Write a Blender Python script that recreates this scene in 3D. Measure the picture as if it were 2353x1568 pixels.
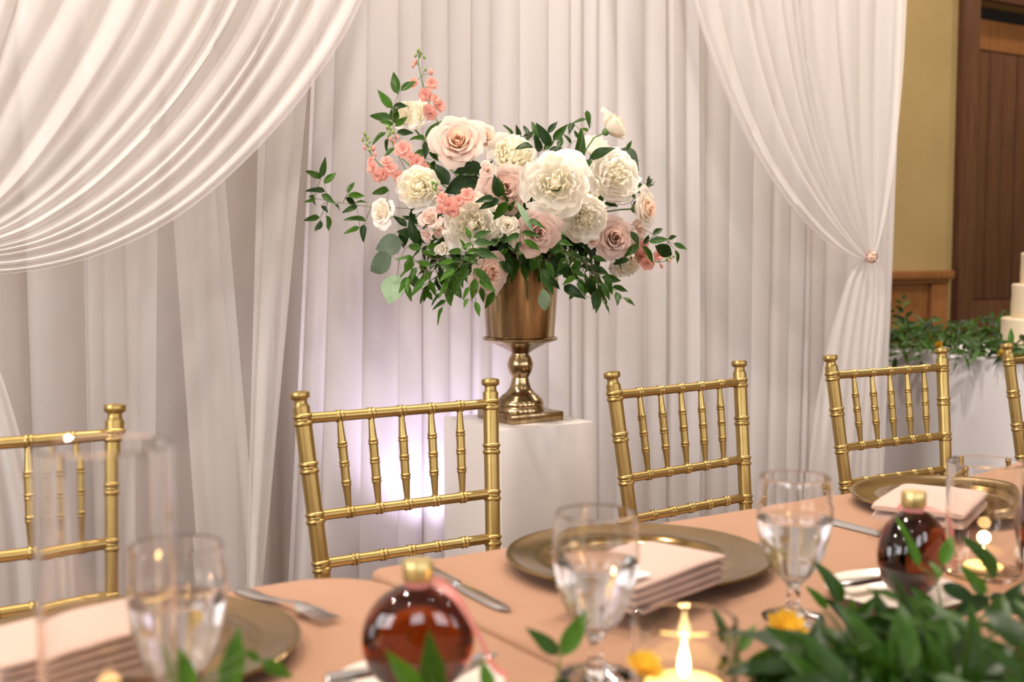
import bpy, bmesh, math, random
from mathutils import Vector, Matrix
from math import sin, cos, pi, tan, atan, radians as R

for _o in list(bpy.data.objects):
    bpy.data.objects.remove(_o)
SC = bpy.context.scene
COL = SC.collection

# ------------------------------------------------------------------ camera
FPX, W, H = 2800.0, 2353.0, 1568.0
YAW, PITCH, EYE = R(33.2), R(4.27), 1.17
CAM = Vector((0, 0, EYE))
RT = Vector((cos(YAW), -sin(YAW), 0))
FW = Vector((sin(YAW) * cos(PITCH), cos(YAW) * cos(PITCH), -sin(PITCH)))
UP = RT.cross(FW)
cd = bpy.data.cameras.new('camera')
cam = bpy.data.objects.new('camera', cd)
COL.objects.link(cam)
cam.location = CAM
cam.rotation_euler = (pi / 2 - PITCH, 0, -YAW)
cd.sensor_width = 36.0
cd.lens = FPX / W * 36.0
cd.clip_start = 0.02
cd.dof.use_dof = True
cd.dof.focus_distance = 2.5
cd.dof.aperture_fstop = 3.8
SC.camera = cam

# ------------------------------------------------------------------ world and view
wd = bpy.data.worlds.new('world')
SC.world = wd
wd.use_nodes = True
wd.node_tree.nodes['Background'].inputs[0].default_value = (0.75, 0.85, 1.0, 1)
wd.node_tree.nodes['Background'].inputs[1].default_value = 1.0
SC.view_settings.view_transform = 'Standard'
SC.view_settings.look = 'None'
SC.view_settings.gamma = 1.0
SC.view_settings.use_curve_mapping = False
SC.view_settings.exposure = 0.82
SC.cycles.use_denoising = True
SC.cycles.use_adaptive_sampling = True
SC.cycles.adaptive_threshold = 0.09
SC.cycles.max_bounces = 12
SC.cycles.diffuse_bounces = 5
SC.cycles.glossy_bounces = 4
SC.cycles.transmission_bounces = 12
SC.cycles.transparent_max_bounces = 12
SC.cycles.sample_clamp_indirect = 6.0


def area(name, loc, target, sx, sy, power, col, shape='RECTANGLE', spread=180):
    l = bpy.data.lights.new(name, 'AREA')
    l.shape = shape
    l.size = sx
    l.size_y = sy
    l.energy = power
    l.color = col
    l.spread = R(spread)
    o = bpy.data.objects.new(name, l)
    COL.objects.link(o)
    o.location = loc
    o.rotation_euler = (Vector(target) - Vector(loc)).to_track_quat('-Z', 'Y').to_euler()
    return o


# room: x from RX0 to RX1, y from RY0 (window wall behind the camera) to RY1 (door wall)
RX0, RX1, RY0, RY1, RZ = -3.6, 7.2, -3.6, 4.15, 3.6
WINS = [(-2.0, 1.5), (0.6, 1.5), (3.2, 1.5), (5.6, 1.5)]     # centre x and width, window wall
WZ0, WZ1 = 1.35, 3.2
DAY = (1.0, 0.98, 0.965)
for i, (wx, ww) in enumerate(WINS):
    area('daylight_window', (wx, RY0 - 0.06, (WZ0 + WZ1) / 2), (wx, 0, (WZ0 + WZ1) / 2 - 0.05), ww, WZ1 - WZ0, 24, DAY)
SIDE = [(-0.5, 1.6), (1.55, 1.6)]      # centre y and width, left wall
for wy, ww in SIDE:
    area('daylight_side_window', (RX0 - 0.06, wy, (WZ0 + WZ1) / 2), (0, wy, (WZ0 + WZ1) / 2 - 0.05), ww, WZ1 - WZ0, 48, DAY)
WARM = (1.0, 0.865, 0.75)
DOWN = [(-1.2, -0.6, 5), (0.9, -0.6, 5), (3.0, -0.6, 5), (5.2, -0.6, 5), (-1.3, 1.95, 22), (0.1, 1.95, 22), (1.5, 1.95, 22), (2.9, 1.95, 22), (5.0, 2.2, 18), (4.6, 3.5, 10), (6.3, 3.4, 10)]

# ------------------------------------------------------------------ pixel helpers (2353 x 1568 frame)
def ray(px, py):
    return FW + RT * ((px - W / 2) / FPX) - UP * ((py - H / 2) / FPX)


def on_z(px, py, z):
    d = ray(px, py)
    return CAM + d * ((z - EYE) / d.z)


def on_y(px, py, y):
    d = ray(px, py)
    return CAM + d * (y / d.y)


def at(px, py, depth):
    return CAM + ray(px, py) * depth


# ------------------------------------------------------------------ materials
MATS = {}


def mat(name, col, rough=0.5, metal=0.0, **k):
    if name in MATS:
        return MATS[name]
    m = bpy.data.materials.new(name)
    m.use_nodes = True
    nt = m.node_tree
    b = nt.nodes['Principled BSDF']
    b.inputs['Base Color'].default_value = (*col, 1)
    b.inputs['Roughness'].default_value = rough
    b.inputs['Metallic'].default_value = metal
    if 'trans' in k:
        b.inputs['Transmission Weight'].default_value = k['trans']
    if 'ior' in k:
        b.inputs['IOR'].default_value = k['ior']
    if 'coat' in k:
        b.inputs['Coat Weight'].default_value = k['coat']
        b.inputs['Coat Roughness'].default_value = 0.12
    if 'sheen' in k:
        b.inputs['Sheen Weight'].default_value = k['sheen']
    if 'spec' in k:
        b.inputs['Specular IOR Level'].default_value = k['spec']
    if 'sss' in k:
        b.inputs['Subsurface Weight'].default_value = k['sss']
        b.inputs['Subsurface Radius'].default_value = (0.02, 0.012, 0.006)
    if 'emit' in k:
        b.inputs['Emission Color'].default_value = (*k['emit'][0], 1)
        b.inputs['Emission Strength'].default_value = k['emit'][1]
    tc = nt.nodes.new('ShaderNodeTexCoord')
    mp = nt.nodes.new('ShaderNodeMapping')
    mp.inputs['Scale'].default_value = k.get('map', (1, 1, 1))
    nt.links.new(tc.outputs['Object'], mp.inputs['Vector'])
    if 'var' in k:      # second colour through a noise
        c2, sc, lo, hi = k['var']
        nz = nt.nodes.new('ShaderNodeTexNoise')
        nz.inputs['Scale'].default_value = sc
        nz.inputs['Detail'].default_value = k.get('detail', 4)
        nt.links.new(mp.outputs[0], nz.inputs['Vector'])
        rp = nt.nodes.new('ShaderNodeValToRGB')
        rp.color_ramp.elements[0].position = lo
        rp.color_ramp.elements[1].position = hi
        rp.color_ramp.elements[0].color = (*col, 1)
        rp.color_ramp.elements[1].color = (*c2, 1)
        nt.links.new(nz.outputs['Fac'], rp.inputs[0])
        nt.links.new(rp.outputs[0], b.inputs['Base Color'])
        if 'rvar' in k:
            mr = nt.nodes.new('ShaderNodeMapRange')
            mr.inputs['To Min'].default_value = k['rvar'][0]
            mr.inputs['To Max'].default_value = k['rvar'][1]
            nt.links.new(nz.outputs['Fac'], mr.inputs['Value'])
            nt.links.new(mr.outputs[0], b.inputs['Roughness'])
    if 'bump' in k:
        sc, st, dist = k['bump']
        nb = nt.nodes.new('ShaderNodeTexNoise')
        nb.inputs['Scale'].default_value = sc
        nb.inputs['Detail'].default_value = 5
        nt.links.new(mp.outputs[0], nb.inputs['Vector'])
        bp = nt.nodes.new('ShaderNodeBump')
        bp.inputs['Strength'].default_value = st
        bp.inputs['Distance'].default_value = dist
        nt.links.new(nb.outputs['Fac'], bp.inputs['Height'])
        nt.links.new(bp.outputs[0], b.inputs['Normal'])
    if 'tl' in k:       # thin translucent layer: mix with a translucent (and a clear) closure
        tcol, fac, clear = k['tl']
        out = nt.nodes['Material Output']
        t = nt.nodes.new('ShaderNodeBsdfTranslucent')
        t.inputs['Color'].default_value = (*tcol, 1)
        mx = nt.nodes.new('ShaderNodeMixShader')
        mx.inputs[0].default_value = fac
        nt.links.new(b.outputs[0], mx.inputs[1])
        nt.links.new(t.outputs[0], mx.inputs[2])
        last = mx
        if clear:
            tr = nt.nodes.new('ShaderNodeBsdfTransparent')
            m2 = nt.nodes.new('ShaderNodeMixShader')
            m2.inputs[0].default_value = clear
            nt.links.new(mx.outputs[0], m2.inputs[1])
            nt.links.new(tr.outputs[0], m2.inputs[2])
            last = m2
        nt.links.new(last.outputs[0], out.inputs['Surface'])
    MATS[name] = m
    return m


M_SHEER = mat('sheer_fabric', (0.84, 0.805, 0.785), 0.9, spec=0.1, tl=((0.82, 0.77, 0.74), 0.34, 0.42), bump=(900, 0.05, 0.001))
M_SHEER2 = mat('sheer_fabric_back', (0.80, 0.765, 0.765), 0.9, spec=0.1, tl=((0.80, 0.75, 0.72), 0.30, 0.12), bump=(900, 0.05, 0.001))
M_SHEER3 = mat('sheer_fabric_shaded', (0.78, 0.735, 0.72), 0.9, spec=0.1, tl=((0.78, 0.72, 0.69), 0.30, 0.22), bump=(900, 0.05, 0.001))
M_GOLD = mat('gold_paint', (0.45, 0.32, 0.12), 0.30, 0.92, var=((0.39, 0.27, 0.09), 14, 0.35, 0.7), rvar=(0.26, 0.42))
M_BRASS = mat('antique_brass', (0.50, 0.37, 0.205), 0.24, 1.0, var=((0.17, 0.105, 0.05), 9, 0.35, 0.72), rvar=(0.12, 0.30), map=(5, 5, 0.5), bump=(60, 0.06, 0.002))
M_WHITE = mat('white_lacquer', (0.64, 0.585, 0.55), 0.28, coat=0.2)
M_CLOTH = mat('peach_cloth', (0.355, 0.207, 0.134), 0.85, sheen=0.03, spec=0.1, var=((0.33, 0.190, 0.121), 5, 0.3, 0.7), bump=(1400, 0.12, 0.0006))
M_WCLOTH = mat('white_cloth', (0.80, 0.79, 0.82), 0.85, spec=0.15, bump=(1400, 0.1, 0.0006))
M_NAPKIN = mat('blush_napkin', (0.50, 0.35, 0.285), 0.85, sheen=0.2, spec=0.15, bump=(1600, 0.12, 0.0006))
M_CHARGER = mat('bronze_charger', (0.30, 0.195, 0.075), 0.17, 0.85, coat=0.1, var=((0.24, 0.15, 0.052), 20, 0.3, 0.7))
M_STEEL = mat('polished_steel', (0.62, 0.61, 0.60), 0.13, 1.0)
M_GLASS = mat('clear_glass', (1, 1, 1), 0.0, trans=1.0, ior=1.45)
M_WATER = mat('water', (1, 1, 1), 0.0, trans=1.0, ior=1.33)
M_SYRUP = mat('maple_syrup', (0.20, 0.032, 0.004), 0.0, trans=1.0, ior=1.40)
M_CAP = mat('gold_cap', (0.62, 0.50, 0.22), 0.35, 0.85)
M_RIBBON = mat('pink_ribbon', (0.78, 0.30, 0.27), 0.6, tl=((0.8, 0.35, 0.3), 0.3, 0))
M_CHINA = mat('ivory_china', (0.85, 0.76, 0.66), 0.15, coat=0.4)
M_WAX = mat('candle_wax', (0.95, 0.72, 0.36), 0.5, sss=0.6)
M_FLAME = mat('flame', (1, 0.8, 0.4), 0.5, emit=((1.0, 0.62, 0.24), 22.0))
M_WICK = mat('wick', (0.03, 0.025, 0.02), 0.9)
M_CARD = mat('white_card', (0.88, 0.87, 0.86), 0.7)
LEAFK = dict(spec=0.2)
M_LEAF = mat('ruscus_leaf', (0.017, 0.055, 0.004), 0.38, var=((0.032, 0.084, 0.007), 9, 0.35, 0.7), tl=((0.09, 0.20, 0.01), 0.10, 0), **LEAFK)
M_LEAF2 = mat('glossy_dark_leaf', (0.009, 0.028, 0.004), 0.38, var=((0.015, 0.042, 0.005), 9, 0.35, 0.7), tl=((0.04, 0.10, 0.01), 0.08, 0), **LEAFK)
M_LEAF3 = mat('bright_leaf', (0.030, 0.100, 0.006), 0.38, var=((0.052, 0.140, 0.010), 9, 0.35, 0.7), tl=((0.16, 0.34, 0.02), 0.20, 0), **LEAFK)
M_EUC = mat('eucalyptus_leaf', (0.045, 0.075, 0.036), 0.5, var=((0.062, 0.095, 0.048), 7, 0.35, 0.7))
M_EUC2 = mat('pale_eucalyptus_leaf', (0.20, 0.30, 0.17), 0.6, var=((0.24, 0.34, 0.20), 7, 0.35, 0.7))
M_STEM = mat('green_stem', (0.10, 0.19, 0.04), 0.5)
M_TWIG = mat('brown_twig', (0.11, 0.09, 0.04), 0.6)
def petal_mat(n, c, t):
    return mat(n, c, 0.9, spec=0.05, tl=(t, 0.40, 0))
M_PEONY = petal_mat('white_peony_petal', (0.97, 0.94, 0.88), (0.98, 0.94, 0.86))
M_PEONYC = petal_mat('cream_peony_petal', (0.97, 0.93, 0.80), (0.98, 0.93, 0.78))
M_BLUSH = petal_mat('blush_petal', (0.85, 0.69, 0.60), (0.90, 0.70, 0.59))
M_BLUSHC = petal_mat('peach_petal', (0.90, 0.72, 0.60), (0.93, 0.70, 0.55))
M_MAUVE = petal_mat('mauve_petal', (0.74, 0.57, 0.50), (0.80, 0.58, 0.50))
M_IVORY = petal_mat('ivory_petal', (0.95, 0.89, 0.80), (0.95, 0.88, 0.75))
M_PINK = petal_mat('pink_petal', (0.80, 0.45, 0.38), (0.86, 0.46, 0.38))
M_PINKP = petal_mat('pale_pink_petal', (0.89, 0.73, 0.66), (0.92, 0.72, 0.62))
M_BUD = mat('green_bud', (0.22, 0.30, 0.07), 0.6)
M_YELLOW = petal_mat('yellow_petal', (0.85, 0.58, 0.08), (0.9, 0.6, 0.05))
M_WALL = mat('ochre_plaster', (0.40, 0.285, 0.115), 0.85, var=((0.35, 0.25, 0.095), 3, 0.3, 0.7), bump=(60, 0.2, 0.004))
M_CEIL = mat('ceiling_paint', (0.42, 0.36, 0.30), 0.9, var=((0.40, 0.34, 0.28), 2, 0.3, 0.7))
M_FLOOR = mat('brown_carpet', (0.07, 0.045, 0.036), 0.95, var=((0.09, 0.06, 0.045), 60, 0.3, 0.7), bump=(300, 0.4, 0.003))
M_OAK = mat('amber_oak', (0.30, 0.125, 0.040), 0.42, var=((0.21, 0.080, 0.024), 6, 0.3, 0.7), map=(9, 9, 0.8))
M_DOOR = mat('dark_mahogany', (0.115, 0.046, 0.024), 0.34, var=((0.065, 0.024, 0.013), 7, 0.3, 0.7), map=(9, 9, 0.6), coat=0.25)
M_DARK = mat('black_gap', (0.012, 0.010, 0.009), 0.8)
M_FROST = mat('ivory_frosting', (0.88, 0.76, 0.57), 0.6, sss=0.15, bump=(24, 0.35, 0.006))
M_METAL = mat('grey_metal', (0.35, 0.35, 0.36), 0.4, 0.9)
M_BLACKP = mat('black_plastic', (0.02, 0.02, 0.022), 0.4)
M_ROSEG = mat('rose_gold', (0.80, 0.42, 0.28), 0.25, 1.0)
M_GEM = mat('rhinestone', (1.0, 0.9, 0.86), 0.02, trans=0.6, ior=2.0)
M_LAMPL = mat('lamp_lens', (1, 0.9, 0.75), 0.5, emit=((1.0, 0.78, 0.5), 6.0))
M_UPL = mat('uplight_lens', (0.9, 0.8, 1.0), 0.3, emit=((0.82, 0.70, 1.0), 8.0))


# ------------------------------------------------------------------ mesh building
class MB:
    def __init__(s):
        s.v = []
        s.f = []

    def grid(s, rows, closed=False):
        b = len(s.v)
        n, m = len(rows), len(rows[0])
        for r in rows:
            s.v.extend([tuple(p) for p in r])
        for i in range(n - 1):
            for j in range(m if closed else m - 1):
                k = (j + 1) % m
                s.f.append((b + i * m + j, b + i * m + k, b + (i + 1) * m + k, b + (i + 1) * m + j))
        return b

    def cap(s, start, m, flip=False):
        f = tuple(range(start, start + m))
        s.f.append(f[::-1] if flip else f)

    def lathe(s, prof, segs=24, p0=(0, 0, 0), axis=(0, 0, 1), caps=True):
        """prof: (radius, height along the axis)"""
        ax = Vector(axis).normalized()
        q = Vector((0, 0, 1)).rotation_difference(ax)
        p0 = Vector(p0)
        rows = []
        for r, h in prof:
            rows.append([p0 + q @ Vector((r * cos(2 * pi * k / segs), r * sin(2 * pi * k / segs), h)) for k in range(segs)])
        b = s.grid(rows, True)
        if caps:
            if prof[0][0] > 1e-6:
                s.cap(b, segs, True)
            if prof[-1][0] > 1e-6:
                s.cap(b + (len(prof) - 1) * segs, segs)
        return s

    def tube(s, pts, rad, segs=8, caps=True):
        pts = [Vector(p) for p in pts]
        n = len(pts)
        rad = rad if isinstance(rad, (list, tuple)) else [rad] * n
        rows = []
        prev = None
        for i in range(n):
            t = (pts[min(i + 1, n - 1)] - pts[max(i - 1, 0)]).normalized()
            if prev is None:
                a = Vector((0, 0, 1)) if abs(t.z) < 0.9 else Vector((1, 0, 0))
                x = t.cross(a).normalized()
            else:
                x = (prev - t * prev.dot(t)).normalized()
            prev = x
            y = t.cross(x)
            rows.append([pts[i] + (x * cos(2 * pi * k / segs) + y * sin(2 * pi * k / segs)) * rad[i] for k in range(segs)])
        b = s.grid(rows, True)
        if caps:
            s.cap(b, segs, True)
            s.cap(b + (n - 1) * segs, segs)
        return s

    def box(s, c, size, bev=0.0, rot=None, segs=2):
        bm = bmesh.new()
        bmesh.ops.create_cube(bm, size=1.0)
        for v in bm.verts:
            v.co = Vector((v.co.x * size[0], v.co.y * size[1], v.co.z * size[2]))
        if bev:
            bmesh.ops.bevel(bm, geom=list(bm.edges), offset=bev, segments=segs, affect='EDGES', profile=0.5)
        b = len(s.v)
        bm.verts.index_update()
        for v in bm.verts:
            p = (rot @ v.co) if rot else v.co
            s.v.append(tuple(p + Vector(c)))
        for f in bm.faces:
            s.f.append(tuple(b + v.index for v in f.verts))
        bm.free()
        return s

    def prism(s, outline, z0, z1):
        b = len(s.v)
        n = len(outline)
        for z in (z0, z1):
            s.v.extend([(p[0], p[1], z) for p in outline])
        s.f.append(tuple(range(b + n - 1, b - 1, -1)))
        s.f.append(tuple(range(b + n, b + 2 * n)))
        for i in range(n):
            k = (i + 1) % n
            s.f.append((b + i, b + k, b + n + k, b + n + i))
        return s

    def mesh(s, name, m, smooth=True, angle=40, recalc=False):
        me = bpy.data.meshes.new(name)
        me.from_pydata(s.v, [], s.f)
        if recalc:
            bm = bmesh.new()
            bm.from_mesh(me)
            bmesh.ops.remove_doubles(bm, verts=bm.verts, dist=1e-6)
            bmesh.ops.recalc_face_normals(bm, faces=bm.faces)
            bm.to_mesh(me)
            bm.free()
        if smooth:
            me.shade_smooth()
            me.set_sharp_from_angle(angle=R(angle))
        for mm in (m if isinstance(m, (list, tuple)) else [m]):
            me.materials.append(mm)
        return me

    def build(s, name, m, parent=None, **k):
        return link(name, s.mesh(name, m, **k), parent)


def link(name, me, parent=None, mw=None):
    o = bpy.data.objects.new(name, me)
    COL.objects.link(o)
    o.parent = parent
    if mw is not None:
        o.matrix_basis = mw
    return o


def tag(o, label, cat, group=None):
    o['label'] = label
    o['category'] = cat
    if group:
        o['group'] = group
    return o


def thing(name, label, cat, loc=(0, 0, 0), rz=0.0, group=None):
    o = bpy.data.objects.new(name, None)
    COL.objects.link(o)
    o.empty_display_size = 0.05
    o.location = loc
    o.rotation_euler = (0, 0, rz)
    return tag(o, label, cat, group)


def dup(root, label, loc, rz=0.0, group=None):
    r = root.copy()
    COL.objects.link(r)
    r.location = loc
    r.rotation_euler = (0, 0, rz)
    r['label'] = label
    if group:
        r['group'] = group
    for c in list(root.children):
        d = c.copy()
        COL.objects.link(d)
        d.parent = r
        for g in list(c.children):
            e = g.copy()
            COL.objects.link(e)
            e.parent = d
    return r


def struct(o):
    o['kind'] = 'structure'
    return o


def frame(y, z):
    """rotation matrix with local Y along y and local Z close to z"""
    y = y.normalized()
    x = y.cross(z)
    if x.length < 1e-5:
        x = y.cross(Vector((0.3, 0.7, 0.64)))
    x.normalize()
    zz = x.cross(y)
    return Matrix((x, y, zz)).transposed()


def camdir(r, u, t):
    """direction from right / up / towards-camera amounts"""
    return (RT * r + UP * u - FW * t).normalized()


# ------------------------------------------------------------------ keeping things out of each other
from mathutils.bvhtree import BVHTree
CELL = 0.06
CW = {}


def basis(o):
    m = o.matrix_basis
    while o.parent:
        o = o.parent
        m = o.matrix_basis @ m
    return m


def cells(lo, hi):
    a = [int(math.floor(lo[i] / CELL)) for i in range(3)]
    b = [int(math.floor(hi[i] / CELL)) for i in range(3)]
    for x in range(a[0], b[0] + 1):
        for y in range(a[1], b[1] + 1):
            for z in range(a[2], b[2] + 1):
                yield (x, y, z)


def bounds(vs):
    return [min(v[i] for v in vs) for i in range(3)], [max(v[i] for v in vs) for i in range(3)]


def reg(vs, fs, owner):
    lo, hi = bounds(vs)
    e = (lo, hi, BVHTree.FromPolygons(vs, fs), owner)
    for c in cells(lo, hi):
        CW.setdefault(c, []).append(e)


GEO = {}


def geo(me):
    if me.name not in GEO:
        GEO[me.name] = ([v.co.copy() for v in me.vertices], [tuple(p.vertices) for p in me.polygons])
    return GEO[me.name]


def reg_obj(*objs, owner=None):
    """register meshes as one obstacle"""
    vs, fs = [], []
    for o in objs:
        m = basis(o)
        v, f = geo(o.data)
        b = len(vs)
        vs.extend([m @ p for p in v])
        fs.extend([tuple(b + i for i in q) for q in f])
    top = objs[0]
    while top.parent:
        top = top.parent
    reg(vs, fs, owner or top.name)


def hits(vs, fs, owner, only=None):
    lo, hi = bounds(vs)
    bv = None
    seen = set()
    n = 0
    for c in cells(lo, hi):
        for e in CW.get(c, ()):
            if id(e) in seen or e[3] == owner:
                continue
            seen.add(id(e))
            if only and not e[3].startswith(only):
                continue
            if any(e[0][i] > hi[i] or lo[i] > e[1][i] for i in range(3)):
                continue
            if bv is None:
                bv = BVHTree.FromPolygons(vs, fs)
            n += len(bv.overlap(e[2]))
    return n


# ================================================================== ROOM
mb = MB(); mb.box(((RX0 + RX1) / 2, (RY0 + RY1) / 2, -0.05), (RX1 - RX0 + 0.4, RY1 - RY0 + 0.4, 0.1))
struct(mb.build('floor', M_FLOOR, smooth=False))
mb = MB(); mb.box(((RX0 + RX1) / 2, (RY0 + RY1) / 2, RZ + 0.05), (RX1 - RX0 + 0.4, RY1 - RY0 + 0.4, 0.1))
struct(mb.build('ceiling', M_CEIL, smooth=False))
# right wall, plain
mb = MB(); mb.box((RX1 + 0.1, (RY0 + RY1) / 2, RZ / 2), (0.2, RY1 - RY0, RZ))
struct(mb.build('wall_right', M_WALL, smooth=False))


def wall_with_holes(name, a0, a1, holes, put):
    """holes: (u0,u1,z0,z1) along the wall"""
    mb = MB()
    cuts = sorted(holes)
    u = a0
    for (h0, h1, z0, z1) in cuts:
        put(mb, u, h0, 0, RZ)
        put(mb, h0, h1, 0, z0)
        put(mb, h0, h1, z1, RZ)
        u = h1
    put(mb, u, a1, 0, RZ)
    return struct(mb.build(name, M_WALL, smooth=False))


wall_with_holes('wall_front', RX0 - 0.2, RX1 + 0.2, [(x - w / 2, x + w / 2, WZ0, WZ1) for x, w in WINS],
                lambda mb, u0, u1, z0, z1: mb.box(((u0 + u1) / 2, RY0 - 0.1, (z0 + z1) / 2), (u1 - u0, 0.2, z1 - z0)))
wall_with_holes('wall_left', RY0, RY1, [(y - w / 2, y + w / 2, WZ0, WZ1) for y, w in SIDE],
                lambda mb, u0, u1, z0, z1: mb.box((RX0 - 0.1, (u0 + u1) / 2, (z0 + z1) / 2), (0.2, u1 - u0, z1 - z0)))
# windows: frame with glazing bars, standing in the openings
def window(idx, c, w, alongx):
    z0, z1 = WZ0, WZ1
    root = thing('window_%d' % idx, '', '')
    del root['label'], root['category']
    struct(root)
    root.location = c
    h = z1 - z0
    fr = MB()
    def bar(u, z, su, sz):
        sz_ = (su, 0.06, sz) if alongx else (0.06, su, sz)
        fr.box((u, 0, z) if alongx else (0, u, z), sz_, 0.004)
    bar(0, 0.025, w, 0.05); bar(0, h - 0.025, w, 0.05)
    bar(-w / 2 + 0.025, h / 2, 0.05, h - 0.1); bar(w / 2 - 0.025, h / 2, 0.05, h - 0.1)
    bar(0, h / 2, 0.035, h - 0.1)
    fr.build('window_frame', M_OAK, root, smooth=False)


for i, (wx, ww) in enumerate(WINS):
    window(i + 1, (wx, RY0 + 0.03, WZ0), ww, True)
for i, (wy, ww) in enumerate(SIDE):
    window(len(WINS) + 1 + i, (RX0 + 0.03, wy, WZ0), ww, False)
# back wall with the door opening
WB = RY1
dl = on_y(2196, 300, WB).x          # left edge of the door casing
DH = on_y(2290, 8, WB).z            # top of door opening
DW = 1.25
wall_with_holes('wall_back', RX0, RX1, [(dl + 0.12, dl + 0.12 + DW, 0.0, DH)],
                lambda mb, u0, u1, z0, z1: (z1 > z0) and mb.box(((u0 + u1) / 2, WB + 0.1, (z0 + z1) / 2), (u1 - u0, 0.2, z1 - z0)))
# wainscot: rail, panels and post to the left of the door
zr = on_y(2110, 622, WB).z
rail_end = on_y(2190, 630, WB - 0.05).x
mb = MB()
mb.box(((RX0 + rail_end) / 2, WB - 0.032, zr - 0.022), (rail_end - RX0, 0.064, 0.044), 0.006)
mb.box(((RX0 + rail_end - 0.012) / 2, WB - 0.02, zr - 0.056), (rail_end - RX0 - 0.012, 0.04, 0.024), 0.005)
struct(mb.build('trim_1', M_OAK))
wa = MB(); wa.box(((RX0 + rail_end - 0.02) / 2, WB - 0.004, (zr - 0.07) / 2), (rail_end - RX0 - 0.02, 0.008, zr - 0.07))
wain = struct(wa.build('trim_2', M_OAK, smooth=False))
pw0 = on_y(2136, 690, WB - 0.02).x
pst = MB(); pst.box(((pw0 + rail_end - 0.015) / 2, WB - 0.02, (zr - 0.07) / 2), (rail_end - 0.015 - pw0, 0.03, zr - 0.07), 0.004)
pst.build('post', M_OAK, wain)
for k in range(3):
    x1 = pw0 - 0.02 - k * 1.0
    p = MB(); p.box((x1 - 0.47, WB - 0.012, (zr - 0.12) / 2 + 0.04), (0.86, 0.014, zr - 0.34), 0.006)
    p.build('panel', M_OAK, wain)
# door: casing, planked leaf
root = thing('door_1', '', ''); del root['label'], root['category']; struct(root)
root.location = (dl, WB, 0)
cas = MB()
cas.box((0.06, -0.02, DH / 2), (0.13, 0.05, DH), 0.006)
cas.box((0.12 + DW + 0.06, -0.02, DH / 2), (0.13, 0.05, DH), 0.006)
cas.box((0.12 + DW / 2, -0.02, DH + 0.07), (DW + 0.26, 0.05, 0.14), 0.006)
cas.build('casing', M_DOOR, root)
dz = on_y(2290, 48, WB + 0.06).z
rz0 = on_y(2290, 118, WB + 0.06).z
gap = MB(); gap.box((0.12 + DW / 2, 0.13, (dz + DH) / 2), (DW - 0.004, 0.05, DH - dz))
gap.build('transom_gap', M_DARK, root, smooth=False)
lf = MB(); lf.box((0.12 + DW / 2, 0.09, (dz + rz0) / 2), (DW - 0.01, 0.05, dz - rz0), 0.005)
lf.build('top_rail', M_OAK, root)
kz = on_y(2260, 690, WB + 0.06).z
np_ = 10
for k in range(np_):
    pk = MB()
    wp = (DW - 0.01) / np_
    pk.box((0.125 + wp * (k + 0.5), 0.09 + 0.002 * (k % 2), (rz0 + kz) / 2), (wp - 0.006, 0.04, rz0 - kz - 0.008), 0.004)
    pk.build('plank', M_DOOR, root)
kp = MB(); kp.box((0.12 + DW / 2, 0.09, kz / 2 + 0.01), (DW - 0.01, 0.045, kz - 0.02), 0.005)
kp.build('bottom_panel', M_DOOR, root)
bk = MB(); bk.box((0.12 + DW / 2, 0.13, rz0 / 2), (DW, 0.02, rz0))
bk.build('back_board', M_DARK, root, smooth=False)

# recessed ceiling lamps
cl0 = None
for i, (x, y, pw) in enumerate(DOWN):
    lab = 'round recessed ceiling lamp with warm lens'
    if cl0 is None:
        cl0 = thing('ceiling_lamp', lab, 'lamp', (x, y, RZ), 0, 'recessed ceiling lamps')
        mb = MB(); mb.lathe([(0.075, -0.012), (0.10, -0.012), (0.102, 0.0), (0.075, 0.0), (0.075, -0.012)], 28, caps=False)
        mb.build('trim_ring', M_METAL, cl0)
        mb = MB(); mb.lathe([(0.075, -0.006), (0.075, 0.0)], 28)
        mb.build('lens', M_LAMPL, cl0)
    else:
        dup(cl0, lab, (x, y, RZ))
    area('warm_downlight', (x, y, RZ - 0.02), (x, y, 0), 0.14, 0.14, pw, WARM, 'DISK', 150)

# ================================================================== DRAPES
def resample(pts, n):
    pts = [Vector(p) for p in pts]
    # catmull-rom densify
    d = []
    for i in range(len(pts) - 1):
        p0, p1, p2, p3 = pts[max(i - 1, 0)], pts[i], pts[i + 1], pts[min(i + 2, len(pts) - 1)]
        for k in range(10):
            t = k / 10
            d.append(0.5 * ((2 * p1) + (p2 - p0) * t + (2 * p0 - 5 * p1 + 4 * p2 - p3) * t * t + (3 * p1 - p0 - 3 * p2 + p3) * t ** 3))
    d.append(pts[-1])
    L = [0]
    for i in range(1, len(d)):
        L.append(L[-1] + (d[i] - d[i - 1]).length)
    out = []
    j = 0
    for k in range(n):
        t = L[-1] * k / (n - 1)
        while j < len(L) - 2 and L[j + 1] < t:
            j += 1
        u = (t - L[j]) / max(L[j + 1] - L[j], 1e-9)
        out.append(d[j].lerp(d[j + 1], min(max(u, 0), 1)))
    return out


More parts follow.
